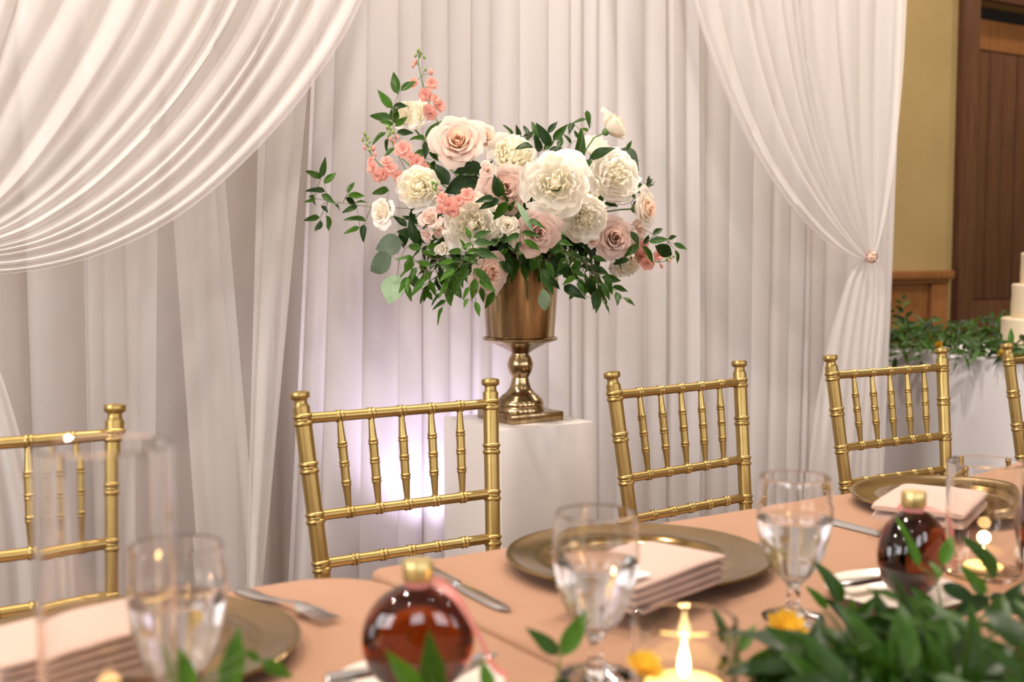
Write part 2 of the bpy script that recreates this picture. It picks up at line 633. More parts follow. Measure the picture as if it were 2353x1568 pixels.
def drape_mesh(guides, K, amp, seed, alpha=1.25, M=40, taper=None, per=11, wobble=0.0, spread=0.0):
    """cloth between guide lines (world points, top to bottom) laid in K irregular S folds"""
    rng = random.Random(seed)
    G = [resample(g, M) for g in guides]
    ng = len(G)
    # irregular fold widths
    ws = [rng.uniform(0.4, 1.8) for _ in range(K)]
    tot = sum(ws)
    edges = [0]
    for w in ws:
        edges.append(edges[-1] + w / tot)
    amps = [rng.uniform(0.45, 1.25) for _ in range(K + 2)]
    alph = [alpha * rng.uniform(0.55, 1.25) for _ in range(K + 2)]
    ph1 = [rng.uniform(0, 6.28) for _ in range(K + 2)]
    rows = [[] for _ in range(M)]
    for s in range(K * per + 1):
        fs = s / per
        i = min(int(fs), K - 1)
        loc = fs - i
        wgt = (1 - cos(pi * loc)) / 2
        A = amps[i] * (1 - wgt) + amps[i + 1] * wgt
        al = alph[i]
        ph = 2 * pi * loc
        wd_ = edges[i + 1] - edges[i]
        for j in range(M):
            v = j / (M - 1)
            tp = taper(v) if taper else 1.0
            u = edges[i] + wd_ * (loc + al * tp * sin(ph) / (2 * pi))
            u += wobble * wd_ * sin(v * 5 + ph1[i]) * 0.3
            u = min(max(u, 0.0), 1.0) if K > 3 else u
            x = min(max(u, 0), 1) * (ng - 1)
            a = min(int(x), ng - 2)
            t = x - a
            p0, p1, p2, p3 = G[max(a - 1, 0)][j], G[a][j], G[a + 1][j], G[min(a + 2, ng - 1)][j]
            p = 0.5 * ((2 * p1) + (p2 - p0) * t + (2 * p0 - 5 * p1 + 4 * p2 - p3) * t * t + (3 * p1 - p0 - 3 * p2 + p3) * t ** 3)
            y = amp * A * tp * (-cos(ph)) * (1 + 0.25 * sin(v * 7 + ph1[i]))
            q_ = p + Vector((0, y, 0))
            q_.z = max(q_.z, 0.012)
            rows[j].append(q_)
    mb = MB()
    mb.grid(rows)
    return mb


YB = 2.90           # back panels
ROD = 3.12
def vlines(y, xs_top, xs_bot):
    return [[(a, y, ROD), (a * 0.5 + b * 0.5, y, ROD / 2), (b, y, 0.012)] for a, b in zip(xs_top, xs_bot)]


def pxl(pts, y):
    return [tuple(on_y(px, py, y)) for px, py in pts]


def hang(px0, py0, px1, py1, y):
    """straight line through two pixels on the plane y, carried up to the rod and down to the floor"""
    a, b = on_y(px0, py0, y), on_y(px1, py1, y)
    d = (b - a) / (b.z - a.z)
    return [tuple(a + d * (ROD - a.z)), tuple(a + d * (1.5 - a.z)), tuple(a + d * (0.012 - a.z))]


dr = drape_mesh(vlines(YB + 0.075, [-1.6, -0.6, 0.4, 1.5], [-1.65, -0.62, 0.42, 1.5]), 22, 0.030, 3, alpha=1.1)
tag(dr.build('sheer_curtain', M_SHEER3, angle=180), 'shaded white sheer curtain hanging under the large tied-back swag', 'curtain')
dr = drape_mesh([hang(705, 250, 655, 1300, YB - 0.02), hang(930, 300, 930, 1200, YB), hang(1180, 300, 1180, 1200, YB), hang(1400, 300, 1400, 1200, YB), hang(1600, 300, 1600, 1200, YB)], 17, 0.018, 11, alpha=1.35)
tag(dr.build('sheer_curtain', M_SHEER2, angle=180), 'white sheer curtain in narrow pleats behind the brass urn', 'curtain')
dr = drape_mesh([hang(1575, 300, 1580, 1200, YB + 0.025), hang(1750, 300, 1735, 1200, YB + 0.01), hang(1900, 300, 1880, 1200, YB + 0.01), hang(2058, 300, 2030, 1000, YB)], 13, 0.017, 5, alpha=1.3)
tag(dr.build('sheer_curtain', M_SHEER2, angle=180), 'blush-shaded sheer curtain behind the small tied-back swag', 'curtain')
# narrow loose panels under the left swag
for g, K, sd, lab in (
        ([hang(382, 300, 452, 1300, YB - 0.07), hang(445, 300, 525, 1300, YB - 0.085), hang(505, 300, 592, 1330, YB - 0.07)], 2, 7, 'bright sheer curtain strip widening downwards under the large swag'),
        ([hang(592, 300, 568, 1200, YB - 0.115), hang(640, 300, 585, 1250, YB - 0.12), hang(697, 300, 603, 1330, YB - 0.11)], 2, 9, 'narrow sheer curtain strip twisting to a point near the chair'),
        ([hang(185, 300, 205, 1300, YB - 0.05), hang(250, 300, 262, 1300, YB - 0.06), hang(362, 300, 350, 1300, YB - 0.05)], 3, 21, 'plain sheer curtain strip behind the tall glass cylinder')):
    dr = drape_mesh(g, K, 0.010, sd, alpha=0.9)
    tag(dr.build('sheer_curtain', M_SHEER, angle=180), lab, 'curtain')

YS = 2.70           # swags hang in front of the panels
LG = [
    [(-420, -560), (-300, -200), (-210, 150), (-150, 400), (-128, 575)],
    [(20, -560), (0, -200), (-50, 100), (-105, 380), (-128, 578)],
    [(300, -560), (225, -250), (130, 0), (55, 150), (-30, 330), (-128, 582)],
    [(520, -560), (440, -270), (330, 0), (200, 215), (70, 390), (-30, 490), (-128, 586)],
    [(720, -560), (655, -280), (560, 0), (420, 225), (250, 405), (90, 515), (-30, 560), (-128, 592)],
    [(860, -560), (810, -280), (715, 0), (590, 215), (420, 405), (220, 535), (50, 588), (-128, 600)],
    [(960, -560), (905, -270), (826, 0), (705, 205), (545, 385), (380, 515), (190, 598), (0, 631), (-128, 618)],
]
dr = drape_mesh([pxl(g, YS) for g in LG], 17, 0.023, 42, alpha=1.3, M=54, taper=lambda v: 1.0 - 0.72 * v ** 1.6, wobble=0.35)
tag(dr.build('curtain_swag', M_SHEER, angle=180), 'large white sheer swag swept sideways in curving folds', 'curtain')
RG = [
    [(1500, -560), (1540, -250), (1594, 0), (1650, 170), (1718, 325), (1795, 450), (1880, 545), (1950, 590), (1990, 600)],
    [(1620, -560), (1650, -250), (1690, 0), (1740, 190), (1805, 350), (1885, 480), (1950, 560), (1992, 596)],
    [(1750, -560), (1768, -250), (1790, 0), (1825, 200), (1875, 370), (1935, 500), (1994, 590)],
    [(1860, -560), (1870, -250), (1885, 0), (1905, 200), (1935, 380), (1968, 510), (1997, 588)],
    [(1985, -560), (1983, -250), (1982, 0), (1985, 200), (1990, 400), (2001, 588)],
    [(2090, -560), (2082, -250), (2074, 0), (2066, 200), (2048, 400), (2028, 520), (2008, 590)],
]
dr = drape_mesh([pxl(g, YS + 0.04) for g in RG], 11, 0.028, 8, alpha=1.35, M=48, taper=lambda v: 1.0 - 0.8 * v ** 1.8, wobble=0.3)
sw2 = tag(dr.build('curtain_swag', M_SHEER, angle=180), 'small white sheer swag gathered at a rose gold brooch', 'curtain')
tl = [
    [(1988, 596), (1958, 612), (1930, 680), (1900, 790), (1872, 950), (1850, 1150), (1835, 1380)],
    [(1996, 594), (1984, 615), (1968, 690), (1950, 800), (1930, 960), (1915, 1150), (1905, 1385)],
    [(2002, 593), (2008, 615), (2010, 690), (1998, 800), (1985, 960), (1975, 1150), (1970, 1390)],
    [(2008, 592), (2026, 615), (2030, 690), (2024, 760), (2010, 900), (2020, 1150), (2030, 1395)],
]
dr = drape_mesh([pxl(g, YS + 0.05) for g in tl], 7, 0.026, 19, alpha=1.0, M=34, taper=lambda v: min(1.0, 0.15 + 1.6 * v))
dr.build('tail', M_SHEER, sw2, angle=180)
tl = [
    [(-128, 600), (-190, 660), (-240, 800), (-260, 1000), (-270, 1700)],
    [(-128, 600), (-130, 660), (-140, 800), (-130, 1000), (-120, 1700)],
    [(-128, 600), (-80, 680), (-30, 780), (15, 900), (60, 1060), (110, 1300), (140, 1750)],
]
dr = drape_mesh([pxl(g, YS) for g in tl], 6, 0.03, 23, alpha=1.0, M=34, taper=lambda v: min(1.0, 0.15 + 1.6 * v))
tag(dr.build('curtain_tail', M_SHEER, angle=180), 'loose sheer tail falling below the large swag beside a gold chair', 'curtain')
# rod that carries them, above the frame
rod = thing('curtain_rod', 'long metal rod on posts carrying the sheer curtains', 'rod', (1, YB - 0.05, 0))
mb = MB(); mb.tube([(-2.8, 0.04, ROD + 0.012), (2.45, 0.04, ROD + 0.012)], 0.014, 12); mb.build('rod', M_METAL, rod)
mb = MB(); mb.tube([(-2.8, -0.13, ROD + 0.012), (2.45, -0.13, ROD + 0.012)], 0.014, 12); mb.build('rod', M_METAL, rod)
for x in (-2.8, 2.05):
    mb = MB(); mb.tube([(x, 0.34, 0.001), (x, 0.34, ROD + 0.03)], 0.022, 12); mb.lathe([(0.15, 0.001), (0.15, 0.01), (0.03, 0.02)], 24, (x, 0.34, 0)); mb.tube([(x, -0.14, ROD + 0.028), (x, 0.34, ROD + 0.028)], 0.012, 8); mb.build('post', M_METAL, rod)
# tie-back brooch
bp = on_y(2003, 591, YS + 0.026)
br = thing('curtain_brooch', 'round rose gold brooch with rhinestones pinned on the small swag', 'brooch', bp)
nrm = (CAM - bp).normalized(); nrm.z = 0.1; nrm.normalize()
mb = MB(); mb.lathe([(0.0, 0.011), (0.010, 0.010), (0.017, 0.006), (0.020, 0.0), (0.017, -0.004)], 20, (0, 0, 0), nrm)
mb.build('setting', M_ROSEG, br)
q = Vector((0, 0, 1)).rotation_difference(nrm)
for k in range(9):
    a = k * 2 * pi / 8
    r = 0.0 if k == 8 else 0.0125
    mb = MB(); mb.lathe([(0.0025, 0), (0.0045, 0.0015), (0.0045, 0.003), (0.0025, 0.005), (0, 0.0052)], 8, q @ Vector((r * cos(a), r * sin(a), 0.0075 if k < 8 else 0.0100)), nrm)
    mb.build('rhinestone', M_GEM, br, angle=10)

# ================================================================== PEDESTAL + URN
PC = Vector((1.655, 2.503, 0))
PZ, PS = 0.752, 0.27
ped = MB()
ped.box((0, 0, PZ / 2), (PS, PS, PZ), 0.004)
po = ped.build('pedestal', M_WHITE)
po.location = PC
tag(po, 'square white lacquered pedestal under the brass urn', 'pedestal')
up = thing('uplight', 'small black floor uplight behind the white pedestal', 'uplight', (PC.x - 0.02, 2.725, 0))
mb = MB(); mb.box((0, 0, 0.012), (0.16, 0.12, 0.02), 0.004); mb.build('base', M_BLACKP, up)
mb = MB(); mb.lathe([(0.035, 0.02), (0.035, 0.17), (0.05, 0.19), (0.055, 0.21), (0.055, 0.31), (0.05, 0.31), (0.05, 0.30)], 24, caps=False); mb.build('can', M_BLACKP, up)
mb = MB(); mb.lathe([(0.0, 0.301), (0.05, 0.30), (0.05, 0.29)], 24); mb.build('lens', M_UPL, up)
sp = bpy.data.lights.new('uplight_beam', 'SPOT')
sp.energy = 12; sp.color = (0.80, 0.68, 1.0); sp.spot_size = R(90); sp.spot_blend = 0.7; sp.shadow_soft_size = 0.05
so = bpy.data.objects.new('uplight_beam', sp); COL.objects.link(so)
so.location = (PC.x - 0.02, 2.725, 0.32)
so.rotation_euler = (Vector((-0.10, 0.30, 1.0))).to_track_quat('-Z', 'Y').to_euler()

U0 = Vector((PC.x + 0.004, PC.y - 0.005, PZ))
urn = thing('brass_urn', 'tall antique brass footed urn holding the flower arrangement', 'urn', U0)
mb = MB(); mb.box((0, 0, 0.0115), (0.155, 0.155, 0.023), 0.003); mb.build('square_base', M_BRASS, urn)
mb = MB(); mb.lathe([(0.060, 0.023), (0.060, 0.030), (0.057, 0.034), (0.0585, 0.040), (0.054, 0.052), (0.048, 0.056), (0.047, 0.059), (0.036, 0.066), (0.027, 0.078), (0.0225, 0.092), (0.0205, 0.1045)], 48)
mb.build('foot', M_BRASS, urn)
mb = MB(); mb.lathe([(0.0205, 0.104), (0.0215, 0.106), (0.0275, 0.117), (0.0315, 0.131), (0.0315, 0.139), (0.0275, 0.152), (0.0215, 0.162), (0.0215, 0.165)], 48)
mb.build('knop', M_BRASS, urn)
mb = MB(); mb.lathe([(0.0215, 0.164), (0.028, 0.169), (0.045, 0.179), (0.070, 0.190), (0.088, 0.196), (0.0925, 0.199), (0.0925, 0.203), (0.088, 0.206), (0.080, 0.205)], 56)
mb.build('flange', M_BRASS, urn)
mb = MB(); mb.lathe([(0.0, 0.204), (0.082, 0.204), (0.084, 0.206), (0.0865, 0.24), (0.0905, 0.30), (0.0955, 0.37), (0.100, 0.415), (0.103, 0.418), (0.103, 0.422), (0.098, 0.421), (0.092, 0.37), (0.085, 0.25), (0.0, 0.235)], 64)
mb.build('cup', M_BRASS, urn)
URIM = U0 + Vector((0, 0, 0.42))

# ================================================================== CHAIRS
def turned(L, base, rings, segs=14, dbl=0.0062, rr=0.0022, rw=0.0042):
    """profile along a length with pairs of turned rings; base: function t(m)->radius"""
    ts = set()
    n = 10
    for k in range(n + 1):
        ts.add(round(L * k / n, 5))
    prof = {}
    for t in ts:
        if all(abs(t - r) > dbl + rw + 0.002 for r in rings):
            prof[t] = base(t)
    for r in rings:
        for sgn in (-1, 1):
            c = r + sgn * dbl
            for d, h in ((-rw, 0.0), (-rw * 0.6, 0.75), (0, 1.0), (rw * 0.6, 0.75), (rw, 0.0)):
                t = round(c + d, 5)
                if 0 <= t <= L:
                    prof[t] = base(t) + rr * h
        prof[round(r, 5)] = base(r) + rr * 0.25
    return sorted((t, r) for t, r in prof.items())


def turned_part(mb, p0, p1, base, rings, segs=14, **k):
    p0, p1 = Vector(p0), Vector(p1)
    L = (p1 - p0).length
    pr = turned(L, base, rings, **k)
    mb.lathe([(r, t) for t, r in pr], segs, p0, p1 - p0)


LEAN = tan(R(7.5))
ZS, ZT = 0.46, 0.905         # seat level, top of the turned stile (cap on top)
XB, XT = 0.161, 0.190        # half width at the seat and at the top


def stile_pt(sx, z):
    f = (z - ZS) / (ZT - ZS)
    return Vector((sx * (XB + (XT - XB) * f), 0.20 + (z - ZS) * LEAN, z))


def make_chair(label):
    ch = thing('gold_chair', label, 'chair')
    for sx in (-1, 1):
        mb = MB()
        p0, p1 = stile_pt(sx, ZS), stile_pt(sx, ZT)
        L = (p1 - p0).length
        k = L / (ZT - ZS)
        rings = [(z - ZS) * k for z in (0.634, 0.716, 0.801, 0.882)]
        turned_part(mb, p0, p1, lambda t: 0.0138 + 0.0008 * t / L, rings, 18, rr=0.0026)
        ax = (p1 - p0).normalized()
        mb.lathe([(0.0145, -0.004), (0.0122, 0.002), (0.0108, 0.007), (0.0116, 0.0115), (0.0158, 0.0138), (0.0168, 0.0155), (0.0168, 0.0225), (0.0158, 0.0245), (0.008, 0.0264), (0, 0.027)], 18, p1, ax)
        # lower back leg
        q0 = Vector((sx * XB, 0.235, 0.0))
        turned_part(mb, q0, p0, lambda t: 0.0115 + 0.0025 * min(1, t / 0.45), [0.10, 0.25, 0.43], 14)
        mb.build('back_leg', M_GOLD, ch)
        mb = MB()
        q1 = Vector((sx * 0.19, -0.185, 0.44))
        turned_part(mb, Vector((sx * 0.195, -0.20, 0)), q1, lambda t: 0.0105 + 0.0035 * min(1, t / 0.44), [0.10, 0.24, 0.40], 14)
        mb.build('front_leg', M_GOLD, ch)
    # three back rails
    fr = [0.18, 0.34, 0.5, 0.66, 0.82]
    for z in (0.884, 0.719, 0.638):
        a, b = stile_pt(-1, z), stile_pt(1, z)
        L = (b - a).length
        mb = MB()
        turned_part(mb, a, b, lambda t: 0.0092, [L * f for f in fr], 14, dbl=0.0038, rr=0.0020, rw=0.0032)
        mb.build('back_rail', M_GOLD, ch)
    for f in fr:
        a = stile_pt(-1, 0.726).lerp(stile_pt(1, 0.726), f)
        b = stile_pt(-1, 0.877).lerp(stile_pt(1, 0.877), f)
        L = (b - a).length
        mb = MB()
        turned_part(mb, a, b, lambda t: 0.0048 + 0.0031 * min(1.0, min(t, L - t) / (0.30 * L)), [L * 0.28, L * 0.5, L * 0.72], 12, dbl=0.0028, rr=0.0014, rw=0.0024)
        mb.build('spindle', M_GOLD, ch)
    mb = MB()
    out = []
    for (cx, cy, a0) in ((0.175, 0.185, 0), (-0.175, 0.185, 90), (-0.19, -0.19, 180), (0.19, -0.19, 270)):
        for k in range(5):
            a = R(a0 + 22.5 * k)
            out.append((cx + 0.02 * cos(a), cy + 0.02 * sin(a)))
    mb.prism(out, 0.435, 0.46)
    mb.build('seat', M_GOLD, ch)
    mb = MB()
    rows = []
    for zz, s in ((0.458, 0.93), (0.468, 0.97), (0.485, 0.96), (0.495, 0.88), (0.498, 0.0)):
        rows.append([(x * s, y * s, zz) for x, y in out])
    b = mb.grid(rows, True)
    mb.build('cushion', M_NAPKIN, ch)
    for sx in (-1, 1):
        mb = MB()
        for z in (0.13, 0.30):
            turned_part(mb, (sx * 0.194, -0.19, z), (sx * XB, 0.225, z), lambda t: 0.008, [0.1, 0.2, 0.3], 8)
        mb.build('stretcher', M_GOLD, ch)
    mb = MB()
    turned_part(mb, (-0.194, -0.192, 0.24), (0.194, -0.192, 0.24), lambda t: 0.008, [0.1, 0.19, 0.29], 8)
    mb.build('stretcher', M_GOLD, ch)
    return ch


YC = 1.918 - 0.20 - (0.92 - ZS) * LEAN      # chair origin y for cap line at 1.918
CH = [
    ('gold bamboo-turned banquet chair standing before the white pedestal', 1.016, 0.0, 0.0),
    ('gold bamboo-turned banquet chair behind the tall glass cylinder', 0.324, 0.0, 0.0),
    ('gold bamboo-turned banquet chair between the pedestal chair and the chair before the cake table', 1.695, 0.0, 6.0),
    ('gold bamboo-turned banquet chair before the white cake table', 2.312, 0.0, -1.5),
    ('gold bamboo-turned banquet chair before the cake itself', 2.97, 0.0, 0.0),
]
c0 = make_chair(CH[0][0])
c0['group'] = 'gold chairs along the far side of the table'
for i, (lab, x, dy, rz) in enumerate(CH):
    if i == 0:
        c0.location = (x, YC + dy, 0)
        c0.rotation_euler = (0, 0, R(rz))
    else:
        dup(c0, lab, (x, YC + dy, 0), R(rz))

# ================================================================== TABLES + CLOTHS
TZ = 0.76


def rounded_rect(x0, x1, y0, y1, rads, n=7):
    """ccw outline; rads for (x1,y1),(x0,y1),(x0,y0),(x1,y0)"""
    out = []
    for (cx, cy, sx, sy, a0), r in zip(((x1, y1, -1, -1, 0), (x0, y1, 1, -1, 90), (x0, y0, 1, 1, 180), (x1, y0, -1, 1, 270)), rads):
        for k in range(n):
            a = R(a0 + 90 * k / (n - 1))
            out.append((cx + sx * r + r * cos(a), cy + sy * r + r * sin(a)))
    return out


def densify(out, step=0.03):
    res = []
    n = len(out)
    for i in range(n):
        a, b = Vector((*out[i], 0)), Vector((*out[(i + 1) % n], 0))
        L = (b - a).length
        m = max(1, int(L / step))
        for k in range(m):
            p = a.lerp(b, k / m)
            res.append((p.x, p.y))
    return res


def cloth(outline, z, drop, seed, name, label, m, flat=0):
    rng = random.Random(seed)
    pts = densify(outline)
    n = len(pts)
    nr = []
    for i in range(n):
        a, b = pts[i - 1], pts[(i + 1) % n]
        t = Vector((b[0] - a[0], b[1] - a[1], 0)).normalized()
        nr.append(Vector((t.y, -t.x, 0)))
    mb = MB()
    rows = []
    cx = sum(p[0] for p in pts) / n
    cy = sum(p[1] for p in pts) / n
    prof = [(-0.012, 0.0), (-0.006, -0.0008), (-0.001, -0.004), (0.001, -0.011)]
    for o, dz in prof:
        rows.append([Vector((pts[i][0], pts[i][1], z + dz)) + nr[i] * o for i in range(n)])
    ph = [rng.uniform(0, 6.28) for _ in range(4)]
    for k in range(1, 9):
        f = k / 8
        row = []
        for i in range(n):
            s = i * 0.03
            w = (0.5 + 0.5 * sin(s * 17 + ph[0] + 0.8 * sin(s * 3.1 + ph[1]))) * 0.026 * f + 0.008 * f
            if flat and nr[i].x * flat > 0.3:
                w = 0.0          # presses against the neighbouring table
            row.append(Vector((pts[i][0], pts[i][1], z - 0.011 - (drop - 0.011) * f)) + nr[i] * (0.001 + w))
        rows.append(row)
    b = mb.grid(rows, True)
    mb.cap(b, n, True)
    return tag(mb.build(name, m, angle=60, recalc=True), label, 'tablecloth')


def table(name, label, x0, x1, y0, y1):
    cx, cy = (x0 + x1) / 2, (y0 + y1) / 2
    t = thing(name, label, 'table', (cx, cy, 0))
    mb = MB(); mb.box((0, 0, TZ - 0.018), (x1 - x0 - 0.03, y1 - y0 - 0.03, 0.026), 0.010)
    mb.build('tabletop', M_BLACKP, t)
    for sx in (-1, 1):
        for sy in (-1, 1):
            mb = MB(); mb.tube([(sx * ((x1 - x0) / 2 - 0.15), sy * ((y1 - y0) / 2 - 0.1), 0), (sx * ((x1 - x0) / 2 - 0.15), sy * ((y1 - y0) / 2 - 0.1), TZ - 0.03)], 0.014, 10)
            mb.build('leg', M_METAL, t)
    return t


TY0, TY1 = 0.36, 1.398
XA = 0.688           # seam between the two tables
table('banquet_table', 'banquet table under peach cloth, end beside the tall glass cylinder', -1.2, XA - 0.004, TY0, TY1)
table('banquet_table', 'long banquet table under peach cloth holding the leafy garland', XA + 0.004, 3.4, TY0, TY1)
cloth(rounded_rect(-1.2, XA - 0.003, TY0, TY1 + 0.003, (0.10, 0.05, 0.05, 0.10)), TZ, 0.70, 4, 'tablecloth', 'peach tablecloth with rounded corner under the fork and napkin', M_CLOTH, flat=1)
cloth(rounded_rect(XA + 0.003, 3.4, TY0, TY1, (0.03, 0.02, 0.02, 0.03)), TZ, 0.70, 6, 'tablecloth', 'peach tablecloth under the goblets, syrup bottles and garland', M_CLOTH, flat=-1)
# cake table
KX0, KX1, KY0, KY1 = 4.03, 4.80, 1.70, 3.47
table('cake_table', 'white-clothed side table holding the tiered cake', KX0, KX1, KY0, KY1)
cloth(rounded_rect(KX0, KX1, KY0, KY1, (0.04,) * 4), TZ, 0.72, 9, 'tablecloth', 'white tablecloth hanging from the cake table', M_WCLOTH)
TT = TZ + 0.0005


def tzx(x):
    return TT


# ================================================================== TABLEWARE
def charger_mesh():
    mb = MB()
    r = 0.172
    pr = [(0.0, 0.006), (0.092, 0.006), (0.098, 0.0080), (0.102, 0.0125), (0.106, 0.0155), (0.110, 0.0148), (0.114, 0.0120), (0.135, 0.0135), (0.160, 0.0165), (0.166, 0.0185), (0.170, 0.0185), (r, 0.0165),
          (0.171, 0.0148), (0.160, 0.013), (0.135, 0.0095), (0.110, 0.006), (0.104, 0.0), (0.0, 0.0)]
    mb.lathe(pr, 96)
    return mb.mesh('charger_plate', M_CHARGER)


cm = charger_mesh()
CHG = [(0.333, 1.215, 'bronze charger plate under the napkin beside the fork'),
       (0.99, 1.215, 'bronze charger plate before the pedestal chair, behind a goblet'),
       (1.66, 1.222, 'bronze charger plate before the chair at the cake table')]
for x, y, lab in CHG:
    o = link('charger_plate', cm)
    o.location = (x, y, tzx(x))
    tag(o, lab, 'charger', 'bronze charger plates')


def napkin(loc, rz, L, Wd, n, th, lab, seed):
    rng = random.Random(seed)
    root = thing('napkin', lab, 'napkin', loc, rz, 'folded blush napkins')
    for k in range(n):
        mb = MB()
        l = L * (1 - 0.03 * rng.random())
        w = Wd * (1 - 0.02 * rng.random())
        t = th * 0.93
        rows = []
        ns = 14
        for i in range(ns + 1):
            f = i / ns
            y = -w / 2 + w * f
            row = []
            for j in range(11):
                g = j / 10
                x = -l / 2 + l * g
                bow = 0.0025 * sin(pi * g) * (k + 1) / n + 0.001 * sin(5 * g + k)
                row.append((x, y, k * th + bow))
            rows.append(row)
        # rounded slab cross-section along y, closed tube of sections along x
        secs = []
        for j in range(11):
            g = j / 10
            x = -l / 2 + l * g
            if j == 0 or j == 10:
                shrink = 0.55
            else:
                shrink = 1.0
            bow = 0.002 * sin(pi * g) * (k / max(1, n - 1)) + 0.0006 * sin(6 * g + k)
            sec = []
            for a in range(16):
                A = 2 * pi * a / 16
                ca, sa = cos(A), sin(A)
                yy = math.copysign(abs(ca) ** 0.25, ca) * (w / 2 - (0.002 if shrink < 1 else 0))
                zz = math.copysign(abs(sa) ** 0.7, sa) * t / 2 * shrink
                sec.append((x + (0.0015 if j == 0 else -0.0015 if j == 10 else 0), yy + rng.uniform(-.0004, .0004), k * th + t / 2 + zz + bow))
            secs.append(sec)
        b = mb.grid(secs, True)
        mb.cap(b, 16, True)
        mb.cap(b + 10 * 16, 16)
        mb.build('fold', M_NAPKIN, root, angle=70)
    return root


NZ = 0.0065
n1 = on_z(190, 1530, TZ + 0.02)
napkin((n1.x, n1.y, TT + 0.0185), R(12), 0.20, 0.115, 5, 0.008, 'folded blush napkin on the charger beside the fork', 1)
n2 = on_z(1478, 1334, TZ + 0.03)
napkin((n2.x, n2.y, TT + 0.0185), R(16), 0.19, 0.115, 4, 0.0085, 'folded blush napkin stacked on the charger behind a goblet', 2)
n3 = on_z(2140, 1165, TZ + 0.03)
napkin((n3.x, n3.y, TT + 0.0185), R(25), 0.20, 0.13, 2, 0.014, 'folded blush napkin on the charger behind the syrup bottle', 3)
# white card tucked under the middle napkin
mb = MB(); mb.box((0, 0, 0), (0.026, 0.013, 0.001), 0.0003)
o = mb.build('name_tag', M_CARD); cp = on_z(1468, 1322, TT + 0.0575)
o.location = (cp.x, cp.y, cp.z); o.rotation_euler = (0, 0, R(10))
tag(o, 'small white card resting against the napkin behind a goblet', 'card')


def flat_outline(mb, prof, th, zf, n=None):
    """prof: (s along, half width) ; flat utensil along +X with height function zf(s)"""
    rows = []
    for s, w in prof:
        z = zf(s)
        rows.append([(s, -w, z), (s, -w * 0.7, z + th), (s, 0, z + th * 1.25), (s, w * 0.7, z + th), (s, w, z), (s, 0, z - 0.0002)])
    b = mb.grid(rows, True)
    mb.cap(b, 6, True)
    mb.cap(b + (len(prof) - 1) * 6, 6)


def make_fork(lab):
    root = thing('fork', lab, 'fork')
    zf = lambda s: 0.0015 + 0.010 * max(0, 1 - abs(s - 0.125) / 0.07) ** 1.2 * 0.9
    mb = MB()
    flat_outline(mb, [(0, 0.006), (0.004, 0.010), (0.02, 0.0115), (0.05, 0.009), (0.085, 0.0048), (0.115, 0.0035), (0.125, 0.0045), (0.132, 0.010), (0.142, 0.0125), (0.150, 0.0125)], 0.0017, zf)
    mb.build('handle', M_STEEL, root)
    for k in range(4):
        y = -0.0102 + 0.0068 * k
        mb = MB()
        rows = []
        for s, w in ((0.149, 0.0023), (0.165, 0.0021), (0.182, 0.0019), (0.193, 0.0008)):
            z = zf(s) + 0.0035 * ((s - 0.149) / 0.044) ** 2
            rows.append([(s, y - w, z), (s, y - w, z + 0.0016), (s, y + w, z + 0.0016), (s, y + w, z)])
        b = mb.grid(rows, True); mb.cap(b, 4, True); mb.cap(b + 12, 4)
        mb.build('tine', M_STEEL, root)
    return root


def make_knife(lab, L=0.235):
    root = thing('knife', lab, 'knife')
    mb = MB()
    hl = L * 0.46
    pr = [(0, 0.006), (0.004, 0.0095), (0.02, 0.0105), (hl * 0.6, 0.008), (hl * 0.94, 0.0065), (hl, 0.0075)]
    flat_outline(mb, pr, 0.0045, lambda s: 0.0012)
    mb.build('handle', M_STEEL, root)
    mb = MB()
    b0 = [(hl - 0.001, 0.006), (hl + 0.012, 0.0085), (L * 0.62, 0.0105), (L * 0.85, 0.0108), (L * 0.95, 0.0085), (L, 0.002)]
    flat_outline(mb, b0, 0.0016, lambda s: 0.0018)
    mb.build('blade', M_STEEL, root)
    return root


def lay(o, pa, pb, dz=0.0):
    """put a utensil with its handle end at pixel pa, pointing at pixel pb, on the table top"""
    a, b = on_z(*pa, TT), on_z(*pb, TT)
    z = tzx(a.x)
    a, b = on_z(*pa, z), on_z(*pb, z)
    d = b - a
    o.location = (a.x, a.y, z + 0.0004 + dz)
    o.rotation_euler = (0, 0, math.atan2(d.y, d.x))


fk = make_fork('polished steel fork lying near the rounded cloth corner')
lay(fk, (548, 1357), (722, 1422))
kn = make_knife('polished steel dinner knife between the syrup bottle and a charger')
lay(kn, (962, 1302), (1180, 1414))
f2 = dup(fk, 'polished steel fork partly hidden beyond the charger rim', (0, 0, 0)); lay(f2, (1518, 1220), (1690, 1262))
f3 = dup(fk, 'polished steel salad fork seen through the goblet beside the charger', (0, 0, 0)); lay(f3, (1730, 1266), (1810, 1226))
k2 = dup(kn, 'polished steel knife beside the charger at the cake table chair', (0, 0, 0)); lay(k2, (1900, 1200), (2060, 1243))


